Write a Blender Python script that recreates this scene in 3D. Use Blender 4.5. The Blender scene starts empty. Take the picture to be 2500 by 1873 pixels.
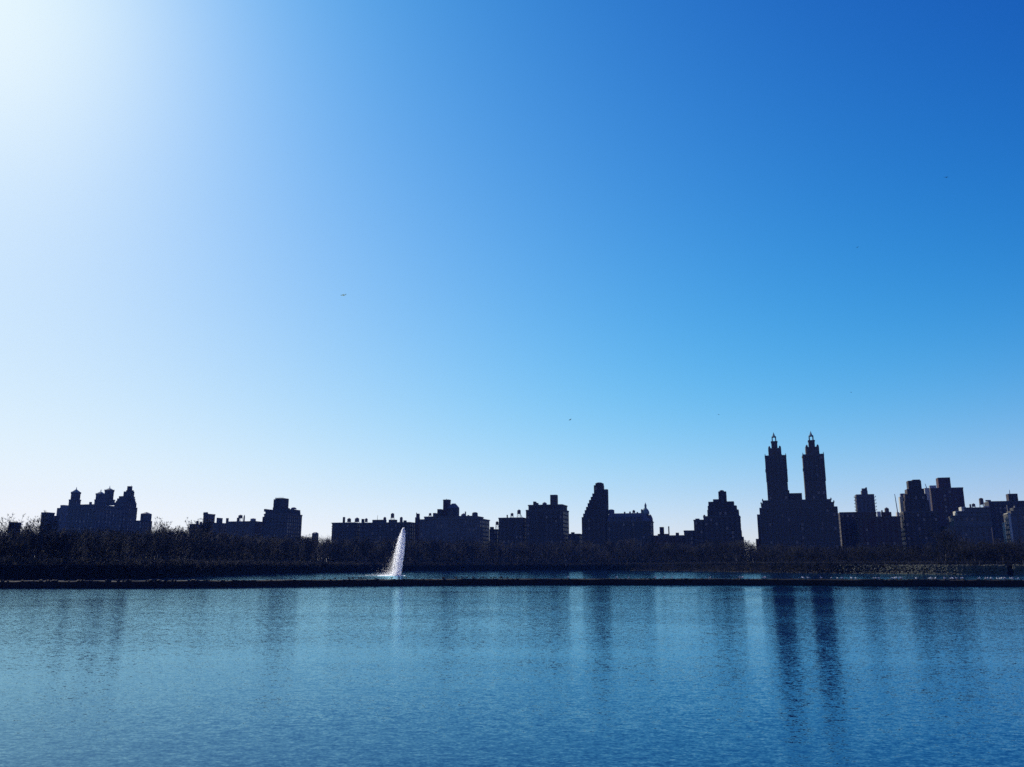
import bpy, bmesh, math, random
from mathutils import Vector, Matrix, noise as mnoise
random.seed(11)
R = math.radians
sc = bpy.context.scene
C = sc.collection

# ------------------------------------------------------------------ camera
PITCH, F, CAMZ = R(12.4), 2020.0, 3.2          # F in photograph pixels (2500 x 1873)
cd = bpy.data.cameras.new('camera'); cam = bpy.data.objects.new('camera', cd); C.objects.link(cam)
cd.sensor_fit = 'HORIZONTAL'; cd.sensor_width = 36.0; cd.lens = 36.0 * F / 2500.0
cd.clip_start = 0.1; cd.clip_end = 40000
cam.location = (0, 0, CAMZ); cam.rotation_euler = (math.pi / 2 + PITCH, 0, 0)
sc.camera = cam

# ------------------------------------------------------------------ sky and sun
SUN_AZ, SUN_EL = R(-38), R(34)                 # the sun stands out of frame, up on the left
w = bpy.data.worlds.new('World'); sc.world = w; w.use_nodes = True
nt = w.node_tree; N = nt.nodes; L = nt.links
sky = N.new('ShaderNodeTexSky'); sky.sky_type = 'NISHITA'; sky.sun_disc = False
sky.sun_elevation = SUN_EL; sky.sun_rotation = SUN_AZ
sky.air_density = 0.8; sky.dust_density = 0.6; sky.ozone_density = 1.0
sep = N.new('ShaderNodeSeparateColor'); com = N.new('ShaderNodeCombineColor')
L.new(sky.outputs[0], sep.inputs[0])
def wmath(op, a, b=None):
    n = N.new('ShaderNodeMath'); n.operation = op
    for i, v in enumerate((a, b)):
        if v is None: continue
        if isinstance(v, (int, float)): n.inputs[i].default_value = v
        else: L.new(v, n.inputs[i])
    return n.outputs[0]
sdir = Vector((math.sin(SUN_AZ) * math.cos(SUN_EL), math.cos(SUN_AZ) * math.cos(SUN_EL), math.sin(SUN_EL)))
# hazy air: an aureole round the sun, a thin pale band all along the horizon, and a brighter one under the sun
tc = N.new('ShaderNodeTexCoord'); dt_ = N.new('ShaderNodeVectorMath'); dt_.operation = 'DOT_PRODUCT'; dt_.inputs[1].default_value = sdir; L.new(tc.outputs['Generated'], dt_.inputs[0])
sz = N.new('ShaderNodeSeparateXYZ'); L.new(tc.outputs['Generated'], sz.inputs[0])
theta = wmath('ARCCOSINE', wmath('MINIMUM', wmath('MAXIMUM', dt_.outputs['Value'], -1.0), 1.0))
elev = wmath('ARCSINE', wmath('MAXIMUM', sz.outputs[2], 0.0))
# the photograph's strong film response, the same for the whole sky: 1 - exp(-x)
for i, (g, k, (ka, ta), (kb, eb), (ku, tu, eu)) in enumerate(((2.15, 0.00639, (0, 1), (1.578, 3.27), (2.5, 30.2, 9.7)), (3.38, 0.00034, (1.178, 13.9), (1.034, 7.5), (1.749, 56.6, 17.4)), (1.53, 0.1108, (0, 1), (0, 1), (0.486, 45.1, 32.7)))):
    x = wmath('MULTIPLY', wmath('POWER', sep.outputs[i], g), k)
    if ka: x = wmath('ADD', x, wmath('MULTIPLY', wmath('EXPONENT', wmath('DIVIDE', theta, -R(ta))), ka))
    if kb: x = wmath('ADD', x, wmath('MULTIPLY', wmath('EXPONENT', wmath('DIVIDE', elev, -R(eb))), kb))
    t2 = wmath('DIVIDE', theta, R(tu))
    x = wmath('ADD', x, wmath('MULTIPLY', wmath('EXPONENT', wmath('SUBTRACT', wmath('DIVIDE', elev, -R(eu)), wmath('MULTIPLY', t2, t2))), ku))
    L.new(wmath('MULTIPLY', wmath('SUBTRACT', 1.0, wmath('EXPONENT', wmath('MULTIPLY', x, -1.0))), 10.0), com.inputs[i])
bg = N['Background']; L.new(com.outputs[0], bg.inputs[0]); bg.inputs[1].default_value = 0.1
sun = bpy.data.lights.new('sun', 'SUN'); sun.energy = 5.0; sun.angle = R(0.53); sun.color = (1.0, 0.93, 0.82)
so = bpy.data.objects.new('sun', sun); C.objects.link(so)
sdir = Vector((math.sin(SUN_AZ) * math.cos(SUN_EL), math.cos(SUN_AZ) * math.cos(SUN_EL), math.sin(SUN_EL)))
so.rotation_euler = sdir.to_track_quat('Z', 'Y').to_euler(); so.location = sdir * 500
vs = sc.view_settings
vs.view_transform = 'Standard'; vs.look = 'None'; vs.exposure = 0; vs.gamma = 1; vs.use_curve_mapping = False
sc.cycles.max_bounces = 24; sc.cycles.diffuse_bounces = 20; sc.cycles.glossy_bounces = 3
sc.cycles.transparent_max_bounces = 12; sc.cycles.caustics_reflective = False; sc.cycles.caustics_refractive = False
sc.cycles.use_denoising = False

# ------------------------------------------------------------------ helpers
def mat(name, col, rough=0.85, var=0.25, scale=0.6, spec=0.25, metal=0.0, bump=0.0):
    m = bpy.data.materials.new(name); m.use_nodes = True
    t = m.node_tree; p = t.nodes['Principled BSDF']
    p.inputs['Roughness'].default_value = rough; p.inputs['Metallic'].default_value = metal
    p.inputs['Specular IOR Level'].default_value = spec
    geo = t.nodes.new('ShaderNodeNewGeometry'); nz = t.nodes.new('ShaderNodeTexNoise')
    nz.inputs['Scale'].default_value = scale; nz.inputs['Detail'].default_value = 5
    t.links.new(geo.outputs['Position'], nz.inputs['Vector'])
    mx = t.nodes.new('ShaderNodeMix'); mx.data_type = 'RGBA'
    mx.inputs[6].default_value = (*[c * (1 - var) for c in col], 1); mx.inputs[7].default_value = (*[min(1, c * (1 + var)) for c in col], 1)
    t.links.new(nz.outputs['Fac'], mx.inputs[0]); t.links.new(mx.outputs[2], p.inputs['Base Color'])
    if bump:
        b = t.nodes.new('ShaderNodeBump'); b.inputs['Strength'].default_value = bump; b.inputs['Distance'].default_value = 0.05
        t.links.new(nz.outputs['Fac'], b.inputs['Height']); t.links.new(b.outputs[0], p.inputs['Normal'])
    return m
M = {}
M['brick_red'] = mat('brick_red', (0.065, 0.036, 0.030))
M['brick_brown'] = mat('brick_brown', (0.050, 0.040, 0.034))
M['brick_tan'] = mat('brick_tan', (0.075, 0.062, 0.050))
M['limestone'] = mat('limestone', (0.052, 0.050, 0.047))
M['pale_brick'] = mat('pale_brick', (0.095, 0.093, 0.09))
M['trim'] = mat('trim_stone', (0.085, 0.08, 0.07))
M['sunlit_stone'] = mat('sunlit_wall_stone', (0.42, 0.41, 0.35))  # lighter wall stone with the sunshine put into its colour
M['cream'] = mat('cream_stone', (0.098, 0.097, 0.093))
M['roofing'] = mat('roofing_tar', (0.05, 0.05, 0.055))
M['copper'] = mat('green_copper', (0.16, 0.22, 0.20))
M['slate'] = mat('slate_roof', (0.10, 0.10, 0.12))
M['tank_wood'] = mat('tank_cedar', (0.13, 0.09, 0.065), scale=3)
M['steel'] = mat('dark_steel', (0.07, 0.07, 0.075), rough=0.5)
M['metal_grey'] = mat('grey_metal', (0.30, 0.31, 0.32), rough=0.45)
M['glass'] = mat('window_glass', (0.02, 0.025, 0.03), rough=0.2, spec=0.16, var=0.1)
M['blind'] = mat('window_blind', (0.085, 0.085, 0.085), rough=0.25, spec=0.5, var=0.2, scale=0.11)
M['frame'] = mat('window_frame', (0.07, 0.065, 0.06), rough=0.6)
M['bark'] = mat('bark', (0.030, 0.028, 0.028), scale=2.0)
M['twig'] = mat('twig', (0.023, 0.023, 0.026), scale=0.2, var=0.35)
M['pale_bark'] = mat('pale_bark', (0.17, 0.155, 0.13), scale=1.2, var=0.5)
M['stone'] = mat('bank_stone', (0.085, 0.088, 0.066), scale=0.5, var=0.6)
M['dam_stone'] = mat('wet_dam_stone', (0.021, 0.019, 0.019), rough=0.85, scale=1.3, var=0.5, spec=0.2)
M['gull_white'] = mat('white_feathers', (0.80, 0.80, 0.78), var=0.05)
M['gull_grey'] = mat('grey_feathers', (0.30, 0.31, 0.33), var=0.1)
M['dark_feather'] = mat('dark_feathers', (0.035, 0.03, 0.03), var=0.2)
M['beak'] = mat('beak', (0.45, 0.30, 0.05), var=0.1)

def mesh_obj(name, verts, faces, m, parent=None, smooth=False, mi=None):
    me = bpy.data.meshes.new(name); me.from_pydata([tuple(v) for v in verts], [], faces)
    for x in (m if isinstance(m, (list, tuple)) else [m]): me.materials.append(x)
    if mi: me.polygons.foreach_set('material_index', mi)
    if smooth: me.polygons.foreach_set('use_smooth', [True] * len(me.polygons))
    o = bpy.data.objects.new(name, me); C.objects.link(o)
    if parent: o.parent = parent
    return o
def empty(name, loc, rz=0.0):
    o = bpy.data.objects.new(name, None); o.location = loc; o.rotation_euler = (0, 0, rz); C.objects.link(o); return o
def tag(o, label=None, cat=None, group=None, kind=None):
    for k, v in (('label', label), ('category', cat), ('group', group), ('kind', kind)):
        if v: o[k] = v
    return o
class G:                                   # collects simple solids into one mesh
    def __init__(s): s.v = []; s.f = []; s.mi = []
    def add(s, v, f, mi=0):
        n = len(s.v); s.v += v; s.f += [tuple(i + n for i in q) for q in f]; s.mi += [mi] * len(f)
    def frustum(s, a, b, mi=0):            # a, b = (x0,x1,y0,y1,z)
        v = [(r[i], r[j], r[4]) for r in (a, b) for i, j in ((0, 2), (1, 2), (1, 3), (0, 3))]
        s.add(v, [(3, 2, 1, 0), (4, 5, 6, 7), (0, 1, 5, 4), (1, 2, 6, 5), (2, 3, 7, 6), (3, 0, 4, 7)], mi)
    def box(s, x0, x1, y0, y1, z0, z1, mi=0): s.frustum((x0, x1, y0, y1, z0), (x0, x1, y0, y1, z1), mi)
    def lathe(s, cx, cy, prof, n=12, mi=0, rot=0.0):   # prof = [(r,z)...]
        v = []; f = []
        for r, z in prof:
            for i in range(n):
                a = rot + 2 * math.pi * i / n; v.append((cx + r * math.cos(a), cy + r * math.sin(a), z))
        for k in range(len(prof) - 1):
            for i in range(n):
                j = (i + 1) % n; f.append((k * n + i, k * n + j, (k + 1) * n + j, (k + 1) * n + i))
        f.append(tuple(range(n - 1, -1, -1))); f.append(tuple(range((len(prof) - 1) * n, len(prof) * n)))
        s.add(v, f, mi)
    def tube(s, p, q, r0, r1, n=3, mi=0, cap=False):
        p = Vector(p); q = Vector(q); d = (q - p)
        if d.length < 1e-6: return
        d.normalize(); u = d.orthogonal().normalized(); w_ = d.cross(u); v = []
        for c, r in ((p, r0), (q, r1)):
            for i in range(n):
                a = 2 * math.pi * i / n; v.append(tuple(c + (u * math.cos(a) + w_ * math.sin(a)) * r))
        f = [(i, (i + 1) % n, n + (i + 1) % n, n + i) for i in range(n)]
        if cap: f += [tuple(range(n - 1, -1, -1)), tuple(range(n, 2 * n))]
        s.add(v, f, mi)
    def build(s, name, m, parent=None, smooth=False): return mesh_obj(name, s.v, s.f, m, parent, smooth, s.mi if isinstance(m, (list, tuple)) else None)

# the avenue of buildings: a straight street front, slightly turned against the view
OX, OY = 223.0, 642.0
ANG = -math.atan(0.298)
ES = Vector((math.cos(ANG), math.sin(ANG))); ET = Vector((-math.sin(ANG), math.cos(ANG)))
O2 = Vector((OX, OY)); OT = O2.dot(ET)
ZG = 5.0
def ray(px, py):
    x = (px - 1250) / F; y = (936.5 - py) / F
    return Vector((x, math.cos(PITCH) - y * math.sin(PITCH), math.sin(PITCH) + y * math.cos(PITCH)))
def on_street(px, py, t):                  # survey: where a sight line meets the front set back t metres -> (s, z)
    d = ray(px, py); k = (t + OT) / (d.x * ET.x + d.y * ET.y); p = d * k
    return (Vector((p.x, p.y)) - O2).dot(ES), p.z + CAMZ
def at_depth(px, py, Y):
    d = ray(px, py); k = Y / d.y; p = d * k; return Vector((p.x, p.y, p.z + CAMZ))
def project(p):
    x, y, z = p[0], p[1], p[2] - CAMZ
    dep = y * math.cos(PITCH) + z * math.sin(PITCH); up = -y * math.sin(PITCH) + z * math.cos(PITCH)
    return 1250 + F * x / dep, 936.5 - F * up / dep

# ------------------------------------------------------------------ reservoir, ground
def depth_of(py): return CAMZ / math.tan(math.atan((py - 936.5) / F) - PITCH)
def wl(px, py): p = at_depth(px, py, depth_of(py)); return (p.x, p.y)
shore_far = [wl(px, py) for px, py in ((0, 1416.5), (200, 1415), (400, 1411.5), (600, 1403.5), (820, 1397.8), (1000, 1394.6), (1250, 1393),
             (1500, 1393), (1700, 1395), (1850, 1397.5), (2000, 1399.5), (2150, 1401), (2300, 1402.7), (2500, 1404))]
loop = [(-175, 128), (-150, 172)] + shore_far + [(232, 250), (262, 170), (250, 80), (190, 22), (90, 5), (0, 3.2), (-90, 5), (-150, 35), (-175, 80)]
def catmull(pts, step, closed=True):
    out = []; n = len(pts)
    for i in range(n if closed else n - 1):
        if closed: p0, p1, p2, p3 = (Vector(pts[(i + k) % n]) for k in (-1, 0, 1, 2))
        else: p0, p1, p2, p3 = Vector(pts[max(0, i - 1)]), Vector(pts[i]), Vector(pts[i + 1]), Vector(pts[min(n - 1, i + 2)])
        m = max(1, int((p2 - p1).length / step))
        for k in range(m):
            t = k / m; a = -0.5 * t + t * t - 0.5 * t ** 3; b = 1 - 2.5 * t * t + 1.5 * t ** 3; c = 0.5 * t + 2 * t * t - 1.5 * t ** 3; d = -0.5 * t * t + 0.5 * t ** 3
            out.append(p0 * a + p1 * b + p2 * c + p3 * d)
    if not closed: out.append(Vector(pts[-1]))
    return out
SH = catmull(loop, 5.0); NS = len(SH)
cen = Vector((30, 240))
def sh_normal(i):
    tv = (SH[(i + 2) % NS] - SH[(i - 2) % NS]).normalized(); n = Vector((tv.y, -tv.x))
    r = (SH[i] - cen).normalized()
    if n.dot(r) < 0: n = -n
    return n, r
ROWS = [(-3, -2.0), (-0.3, -0.35), (0.2, 0.12), (0.38, 1.0), (0.6, 2.2), (0.75, 2.9), (0.9, 3.3), (4, 3.38), (20, 3.5), (45, 4.0), (90, 5.0), (200, 5.0), (600, 5.0), (1500, 5.0)]
def bank_z(off):
    for (a, za), (b, zb) in zip(ROWS, ROWS[1:]):
        if a <= off <= b: return za + (zb - za) * (off - a) / (b - a)
    return 5.0
def shore_pt(i, off):
    n, r = sh_normal(i); k = min(1, max(0, off / 120.0)); d = (n * (1 - k) + r * k).normalized()
    return SH[i] + d * off
gv = []; gf = []
for off, z in ROWS:
    for i in range(NS):
        p = shore_pt(i, off); j = 0.0
        if 0 < off < 30: j = 0.12 * mnoise.noise(Vector((p.x * 0.15, p.y * 0.15, 0)))
        k = min(1.0, max(0.45, 0.45 + (p.y - 60) / 150)) if z > 0.2 and off < 90 else 1.0      # the near bank, where the camera stands, is lower
        gv.append((p.x, p.y, z * k + j))
for k in range(len(ROWS) - 1):
    for i in range(NS):
        j = (i + 1) % NS; gf.append((k * NS + i, k * NS + j, (k + 1) * NS + j, (k + 1) * NS + i))
gm = mat('park_ground', (0.011, 0.011, 0.012), scale=0.12, var=0.5, rough=0.95, spec=0.0)
ground = mesh_obj('ground', gv, gf, gm, smooth=True); tag(ground, kind='structure')

wm = bpy.data.materials.new('reservoir_water'); wm.use_nodes = True
t = wm.node_tree; t.nodes.remove(t.nodes['Principled BSDF'])
geo = t.nodes.new('ShaderNodeNewGeometry')
acc = None
for rotz, sx, sy, scale, slope, detail in ((12, 0.45, 1.0, 0.4, 0.010, 2), (-9, 0.5, 1.0, 3.6, 0.022, 2), (14, 0.55, 1.0, 9.0, 0.078, 2), (-4, 0.7, 1.0, 24.0, 0.115, 2)):
    mp = t.nodes.new('ShaderNodeMapping'); mp.vector_type = 'POINT'; mp.inputs['Rotation'].default_value = (0, 0, R(rotz)); mp.inputs['Scale'].default_value = (sx, sy, 1)
    nz = t.nodes.new('ShaderNodeTexNoise'); nz.inputs['Scale'].default_value = scale; nz.inputs['Detail'].default_value = detail
    sb = t.nodes.new('ShaderNodeVectorMath'); sb.operation = 'SUBTRACT'; sb.inputs[1].default_value = (0.5, 0.5, 0.5)
    ml = t.nodes.new('ShaderNodeVectorMath'); ml.operation = 'MULTIPLY'; ml.inputs[1].default_value = (slope * 1.2, slope * 2.4, 0)
    t.links.new(geo.outputs['Position'], mp.inputs['Vector']); t.links.new(mp.outputs[0], nz.inputs['Vector'])
    t.links.new(nz.outputs['Color'], sb.inputs[0]); t.links.new(sb.outputs[0], ml.inputs[0])
    if acc is None: acc = ml.outputs[0]
    else:
        ad = t.nodes.new('ShaderNodeVectorMath'); ad.operation = 'ADD'; t.links.new(acc, ad.inputs[0]); t.links.new(ml.outputs[0], ad.inputs[1]); acc = ad.outputs[0]
ad = t.nodes.new('ShaderNodeVectorMath'); ad.operation = 'ADD'; ad.inputs[1].default_value = (0, -0.010, 1)
wl_m = t.nodes.new('ShaderNodeMapping'); wl_m.inputs['Rotation'].default_value = (0, 0, R(10)); wl_m.inputs['Scale'].default_value = (0.35, 1, 1); t.links.new(geo.outputs['Position'], wl_m.inputs['Vector'])
wl_n = t.nodes.new('ShaderNodeTexNoise'); wl_n.inputs['Scale'].default_value = 0.07; wl_n.inputs['Detail'].default_value = 3; t.links.new(wl_m.outputs[0], wl_n.inputs['Vector'])   # wind lanes
wl_r = t.nodes.new('ShaderNodeMapRange'); wl_r.inputs[1].default_value = 0.3; wl_r.inputs[2].default_value = 0.7; wl_r.inputs[3].default_value = 0.55; wl_r.inputs[4].default_value = 1.35; t.links.new(wl_n.outputs['Fac'], wl_r.inputs[0])
wl_s = t.nodes.new('ShaderNodeVectorMath'); wl_s.operation = 'SCALE'; t.links.new(acc, wl_s.inputs[0]); t.links.new(wl_r.outputs[0], wl_s.inputs['Scale']); t.links.new(wl_s.outputs[0], ad.inputs[0])
nn = t.nodes.new('ShaderNodeVectorMath'); nn.operation = 'NORMALIZE'; t.links.new(ad.outputs[0], nn.inputs[0])
# silty blue water body under a rippled mirror surface
body = t.nodes.new('ShaderNodeBsdfDiffuse'); body.inputs[0].default_value = (0.003, 0.018, 0.080, 1)
refl = t.nodes.new('ShaderNodeBsdfGlossy'); refl.inputs['Color'].default_value = (0.49, 0.88, 1.0, 1); refl.inputs['Roughness'].default_value = 0.02; t.links.new(nn.outputs[0], refl.inputs['Normal'])
fre = t.nodes.new('ShaderNodeFresnel'); fre.inputs['IOR'].default_value = 1.333; t.links.new(nn.outputs[0], fre.inputs['Normal'])
fm = t.nodes.new('ShaderNodeMath'); fm.operation = 'MULTIPLY'; fm.inputs[1].default_value = 1.0; t.links.new(fre.outputs[0], fm.inputs[0])
mxs = t.nodes.new('ShaderNodeMixShader'); t.links.new(fm.outputs[0], mxs.inputs[0]); t.links.new(body.outputs[0], mxs.inputs[1]); t.links.new(refl.outputs[0], mxs.inputs[2]); t.links.new(mxs.outputs[0], t.nodes['Material Output'].inputs[0])
bm = bmesh.new()
vs_ = [bm.verts.new((*shore_pt(i, 0.6), 0.0)) for i in range(NS)]
fc = bm.faces.new(vs_); bmesh.ops.triangulate(bm, faces=[fc]); bm.normal_update()
if sum(f.normal.z for f in bm.faces) < 0: bmesh.ops.reverse_faces(bm, faces=bm.faces)
me = bpy.data.meshes.new('water'); bm.to_mesh(me); bm.free(); me.materials.append(wm)
water = bpy.data.objects.new('water', me); C.objects.link(water); tag(water, kind='structure')

# ------------------------------------------------------------------ buildings
def window_mesh(name, pane):
    g = G(); W, H = 0.72, 1.0
    g.box(-W, W, -0.03, 0.02, -H, H, 1)
    g.box(-W - 0.12, -W, -0.10, 0.02, -H - 0.1, H + 0.1, 0); g.box(W, W + 0.12, -0.10, 0.02, -H - 0.1, H + 0.1, 0)
    g.box(-W, W, -0.10, 0.02, H, H + 0.12, 0); g.box(-W - 0.2, W + 0.2, -0.22, 0.02, -H - 0.24, -H - 0.1, 0); g.box(-W, W, -0.07, 0.02, -0.05, 0.05, 0)
    me = bpy.data.meshes.new(name); me.from_pydata(g.v, [], g.f)
    me.materials.append(M['frame']); me.materials.append(M[pane]); me.polygons.foreach_set('material_index', g.mi); return me
WIN = [window_mesh('window', 'glass'), window_mesh('window_blind', 'blind')]

class Building:
    def __init__(b, label, m, t0, ref_px, cat='building', name='apartment_building'):
        b.m = M[m]; b.t0 = t0; b.n = 0; b.nw = 0
        b.s_ref, _ = on_street(ref_px, 1300, t0)
        loc = O2 + ES * b.s_ref + ET * t0
        b.root = empty(name, (loc.x, loc.y, ZG), ANG); tag(b.root, label, cat)
        b.rng = random.Random(int(ref_px * 7 + t0))
    def extent(b, px0, px1, py, t, D):
        a0, z = on_street(px0, py, t); a1, _ = on_street(px1, py, t); c0, _ = on_street(px0, py, t + D); c1, _ = on_street(px1, py, t + D)
        return max(a0, c0) - b.s_ref, min(a1, c1) - b.s_ref
    def rect(b, px0, px1, py, dt=None, D=None):
        """local x0,x1,y0,y1 and height for a block whose outline runs px0..px1"""
        if dt is None: dt = 0.3 + 0.4 * b.n
        t = b.t0 + dt
        if D is None:
            D = 8.0
            for _ in range(12):
                x0, x1 = b.extent(px0, px1, py, t, D); D = max(1.0, 0.5 * D + 0.5 * (x1 - x0))
            D = min(D, 24)
        x0, x1 = b.extent(px0, px1, py, t, D); _, z = on_street((px0 + px1) / 2, py, t)
        return x0, x1, dt, dt + D, z - ZG
    def block(b, name, px0, px1, py, dt=None, D=None, ybot=None, win=None, cornice=0.0, m=None, sides=True, fl=3.4, wall_top=1.2):
        x0, x1, y0, y1, z1 = b.rect(px0, px1, py, dt, D); b.n += 1
        z0 = -2.0 if ybot is None else on_street((px0 + px1) / 2, ybot, b.t0 + y0)[1] - ZG - 0.4
        g = G(); g.box(x0, x1, y0, y1, z0, z1)
        o = g.build(name, M[m] if m else b.m, b.root)
        if cornice:
            g = G(); c = cornice
            g.box(x0 - c, x1 + c, y0 - c, y1 + c, z1 - 0.75, z1 - 0.15); g.box(x0 - 0.15, x1 + 0.15, y0 - 0.15, y1 + 0.15, z1 - 1.3, z1 - 0.85)
            g.build('cornice', M['trim'], b.root)
        if win: b.windows(x0, x1, y0, y1, max(z0 + 0.5, 8.0), z1 - wall_top, win, fl, sides)
        return x0, x1, y0, y1, z1
    def windows(b, x0, x1, y0, y1, za, zb, step, fl, sides):
        mid = b.s_ref + (x0 + x1) / 2; cx = (O2 + ES * mid + ET * b.t0)
        faces = [((x0, x1), y0, 0)]
        if sides:
            north = (-cx).dot(ES) > 0 if False else None
            cp = -(O2 + ES * (b.s_ref + x1) + ET * (b.t0 + y0)); 
            if cp.dot(ES) > 0: faces.append(((y0, y1), x1, 1))
            cp = -(O2 + ES * (b.s_ref + x0) + ET * (b.t0 + y0))
            if cp.dot(-ES) > 0: faces.append(((y0, y1), x0, 2))
        rows = int((zb - za) / fl)
        for (a, c), q, kind in faces:
            Wd = c - a; n = int(Wd / step)
            if n < 1: continue
            sp = Wd / n
            skip = [b.rng.random() < 0.08 for _ in range(n)]
            for r in range(rows):
                z = zb - fl * (r + 0.5)
                for i in range(n):
                    if skip[i] or b.nw >= 290: continue
                    u = a + sp * (i + 0.5)
                    o = bpy.data.objects.new('window', WIN[1 if b.rng.random() < 0.16 else 0]); C.objects.link(o); o.parent = b.root
                    if kind == 0: o.location = (u, q, z)
                    elif kind == 1: o.location = (q, u, z); o.rotation_euler = (0, 0, math.pi / 2)
                    else: o.location = (q, u, z); o.rotation_euler = (0, 0, -math.pi / 2)
                    o.rotation_euler[2] += b.rng.uniform(-0.004, 0.004)
                    b.nw += 1
    def frustum(b, name, rb, py0, rt_scale, py1, m, dt=None, ridge=None):
        """hip / pyramid roof on rect rb=(px0,px1)"""
        x0, x1, y0, y1, z0 = rb; _, z1 = on_street((b.px(x0, y0) + b.px(x1, y0)) / 2, py1, b.t0 + (y0 + y1) / 2); z1 -= ZG
        cx, cy = (x0 + x1) / 2, (y0 + y1) / 2; hx, hy = (x1 - x0) / 2 * rt_scale[0], (y1 - y0) / 2 * rt_scale[1]
        g = G(); g.frustum((x0 - 0.1, x1 + 0.1, y0 - 0.1, y1 + 0.1, z0 - 0.05), (cx - hx, cx + hx, cy - hy, cy + hy, z1)); g.build(name, M[m], b.root)
        return cx, cy, z1
    def px(b, x, y):
        q = O2 + ES * (b.s_ref + x) + ET * (b.t0 + y); return project((q.x, q.y, 40))[0]
    def z(b, px, py, dt): return on_street(px, py, b.t0 + dt)[1] - ZG
    def lathe(b, name, px, prof, dt, m, n=12):
        """turned piece; prof = [(radius m, photo row)...]"""
        s, _ = on_street(px, prof[0][1], b.t0 + dt); g = G()
        g.lathe(s - b.s_ref, dt, [(r, b.z(px, py, dt)) for r, py in prof], n); return g.build(name, M[m], b.root)
    def pole(b, name, px, py0, py1, dt, r=0.15, m='steel', lean=0.0):
        s, z0 = on_street(px, py0, b.t0 + dt); _, z1 = on_street(px, py1, b.t0 + dt); g = G()
        g.tube((s - b.s_ref, dt, z0 - ZG), (s - b.s_ref + lean, dt, z1 - ZG), r, r * 0.6, 5, cap=True); return g.build(name, M[m], b.root)

def water_tank(label, px0, px1, yapex, ytop, ybot, yroof, t, m='tank_wood'):
    s0, _ = on_street(px0, ytop, t); s1, _ = on_street(px1, ytop, t); sm = (s0 + s1) / 2; r = (s1 - s0) / 2
    pxm = (px0 + px1) / 2; za, zt, zb, zr = (on_street(pxm, y, t)[1] for y in (yapex, ytop, ybot, yroof))
    q = O2 + ES * sm + ET * t; e = empty('water_tank', (q.x, q.y, zr), ANG); tag(e, label, 'water tank', 'rooftop water tanks')
    g = G(); g.lathe(0, 0, [(r * 0.94, zb - zr), (r * 0.9, zt - zr)], 14)
    o = g.build('drum', M[m], e)
    g = G(); h = zt - zb
    for k in (0.1, 0.3, 0.52, 0.75): g.lathe(0, 0, [(r * 0.95, zb - zr + h * k), (r * 0.95, zb - zr + h * k + 0.1)], 14)
    g.build('hoop', M['steel'], o)
    g = G(); g.lathe(0, 0, [(r, zt - zr), (r * 0.5, zt - zr + (za - zt) * 0.55), (0.06, za - zr)], 14); g.build('roof', M['roofing'], e)
    g = G(); g.box(-r * 0.8, r * 0.8, -r * 0.8, r * 0.8, zb - zr - 0.25, zb - zr - 0.02); g.build('platform', M['steel'], e)
    for a in (-1, 1):
        for c in (-1, 1):
            g = G(); g.tube((a * r * 0.85, c * r * 0.85, -0.3), (a * r * 0.7, c * r * 0.7, zb - zr - 0.2), 0.16, 0.14, 4, cap=True); g.build('leg', M['steel'], e)
    if zb - zr > 1.5:
        g = G(); hz = zb - zr - 0.3
        for a in (-1, 1):
            g.tube((a * r * 0.85, -r * 0.85, 0), (-a * r * 0.7, -r * 0.75, hz), 0.06, 0.06, 3); g.tube((a * r * 0.8, -r * 0.8, 0), (a * r * 0.75, r * 0.75, hz), 0.06, 0.06, 3)
        g.build('brace', M['steel'], e)

# --- far end of the avenue, from the south
b = Building('low dark flat-roofed house among bare treetops, south of all other buildings', 'brick_brown', 0, 38)
b.block('wall_block', 22, 53, 1274, D=14, win=3.6, cornice=0.3)
b = Building('plain square apartment block just south of the pale stepped tower', 'brick_brown', 0, 118)
b.block('wall_block', 101.5, 134, 1250.6, D=10, win=3.4, cornice=0.3); b.block('side_wing', 131, 138, 1259, dt=5, D=8)
b = Building('pale stepped slab half hidden behind the three-turret apartment house', 'pale_brick', 70, 152)
b.block('wall_block', 139.5, 170, 1240, D=10, win=3.4); b.block('setback', 147.7, 170, 1233, dt=2, D=8, ybot=1241, win=3.4)

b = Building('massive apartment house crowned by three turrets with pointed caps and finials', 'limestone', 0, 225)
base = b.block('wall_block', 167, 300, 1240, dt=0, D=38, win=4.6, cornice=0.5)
b.block('setback', 168, 288, 1231, dt=2.0, D=34, ybot=1241, win=4.2, cornice=0.3)
b.block('chimney', 218, 225, 1225.5, dt=8, ybot=1232)
for px0, px1, pxa, yw, ya, yf, dt, low in ((174, 197.5, 187, 1201.5, 1196, 1189, 3, (168.6, 198)), (234.5, 257, 247, 1205, 1201.5, 1194.6, 26, (231, 259)), (256, 279, 268.5, 1195.8, 1193.2, 1186, 3.5, (254, 281))):
    b.block('turret_base', low[0], low[1], 1219, dt=dt, ybot=1232, win=3.8, cornice=0.3)
    r = b.block('turret', px0, px1, yw, dt=dt + 1.2, ybot=1220, win=3.8, cornice=0.1)
    cx, cy, z1 = b.frustum('roof', r, yw, (0.10, 0.10), ya - 0.8, 'copper')
    g = G(); zf = b.z(pxa, yf, dt + 5); g.tube((cx, cy, z1 - 0.3), (cx, cy, zf), 0.35, 0.12, 6, cap=True); g.lathe(cx, cy, [(0.2, z1 + 0.5), (0.6, z1 + 0.9), (0.2, z1 + 1.4)], 8); g.build('finial', M['copper'], b.root)
    for ax in (r[0], r[1]):
        for ay in (r[2], r[3]):
            g = G(); g.lathe(ax, ay, [(0.4, r[4] - 1.5), (0.4, r[4] + 0.1), (0.1, r[4] + 0.6)], 6); g.build('corner_urn', M['trim'], b.root)

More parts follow.
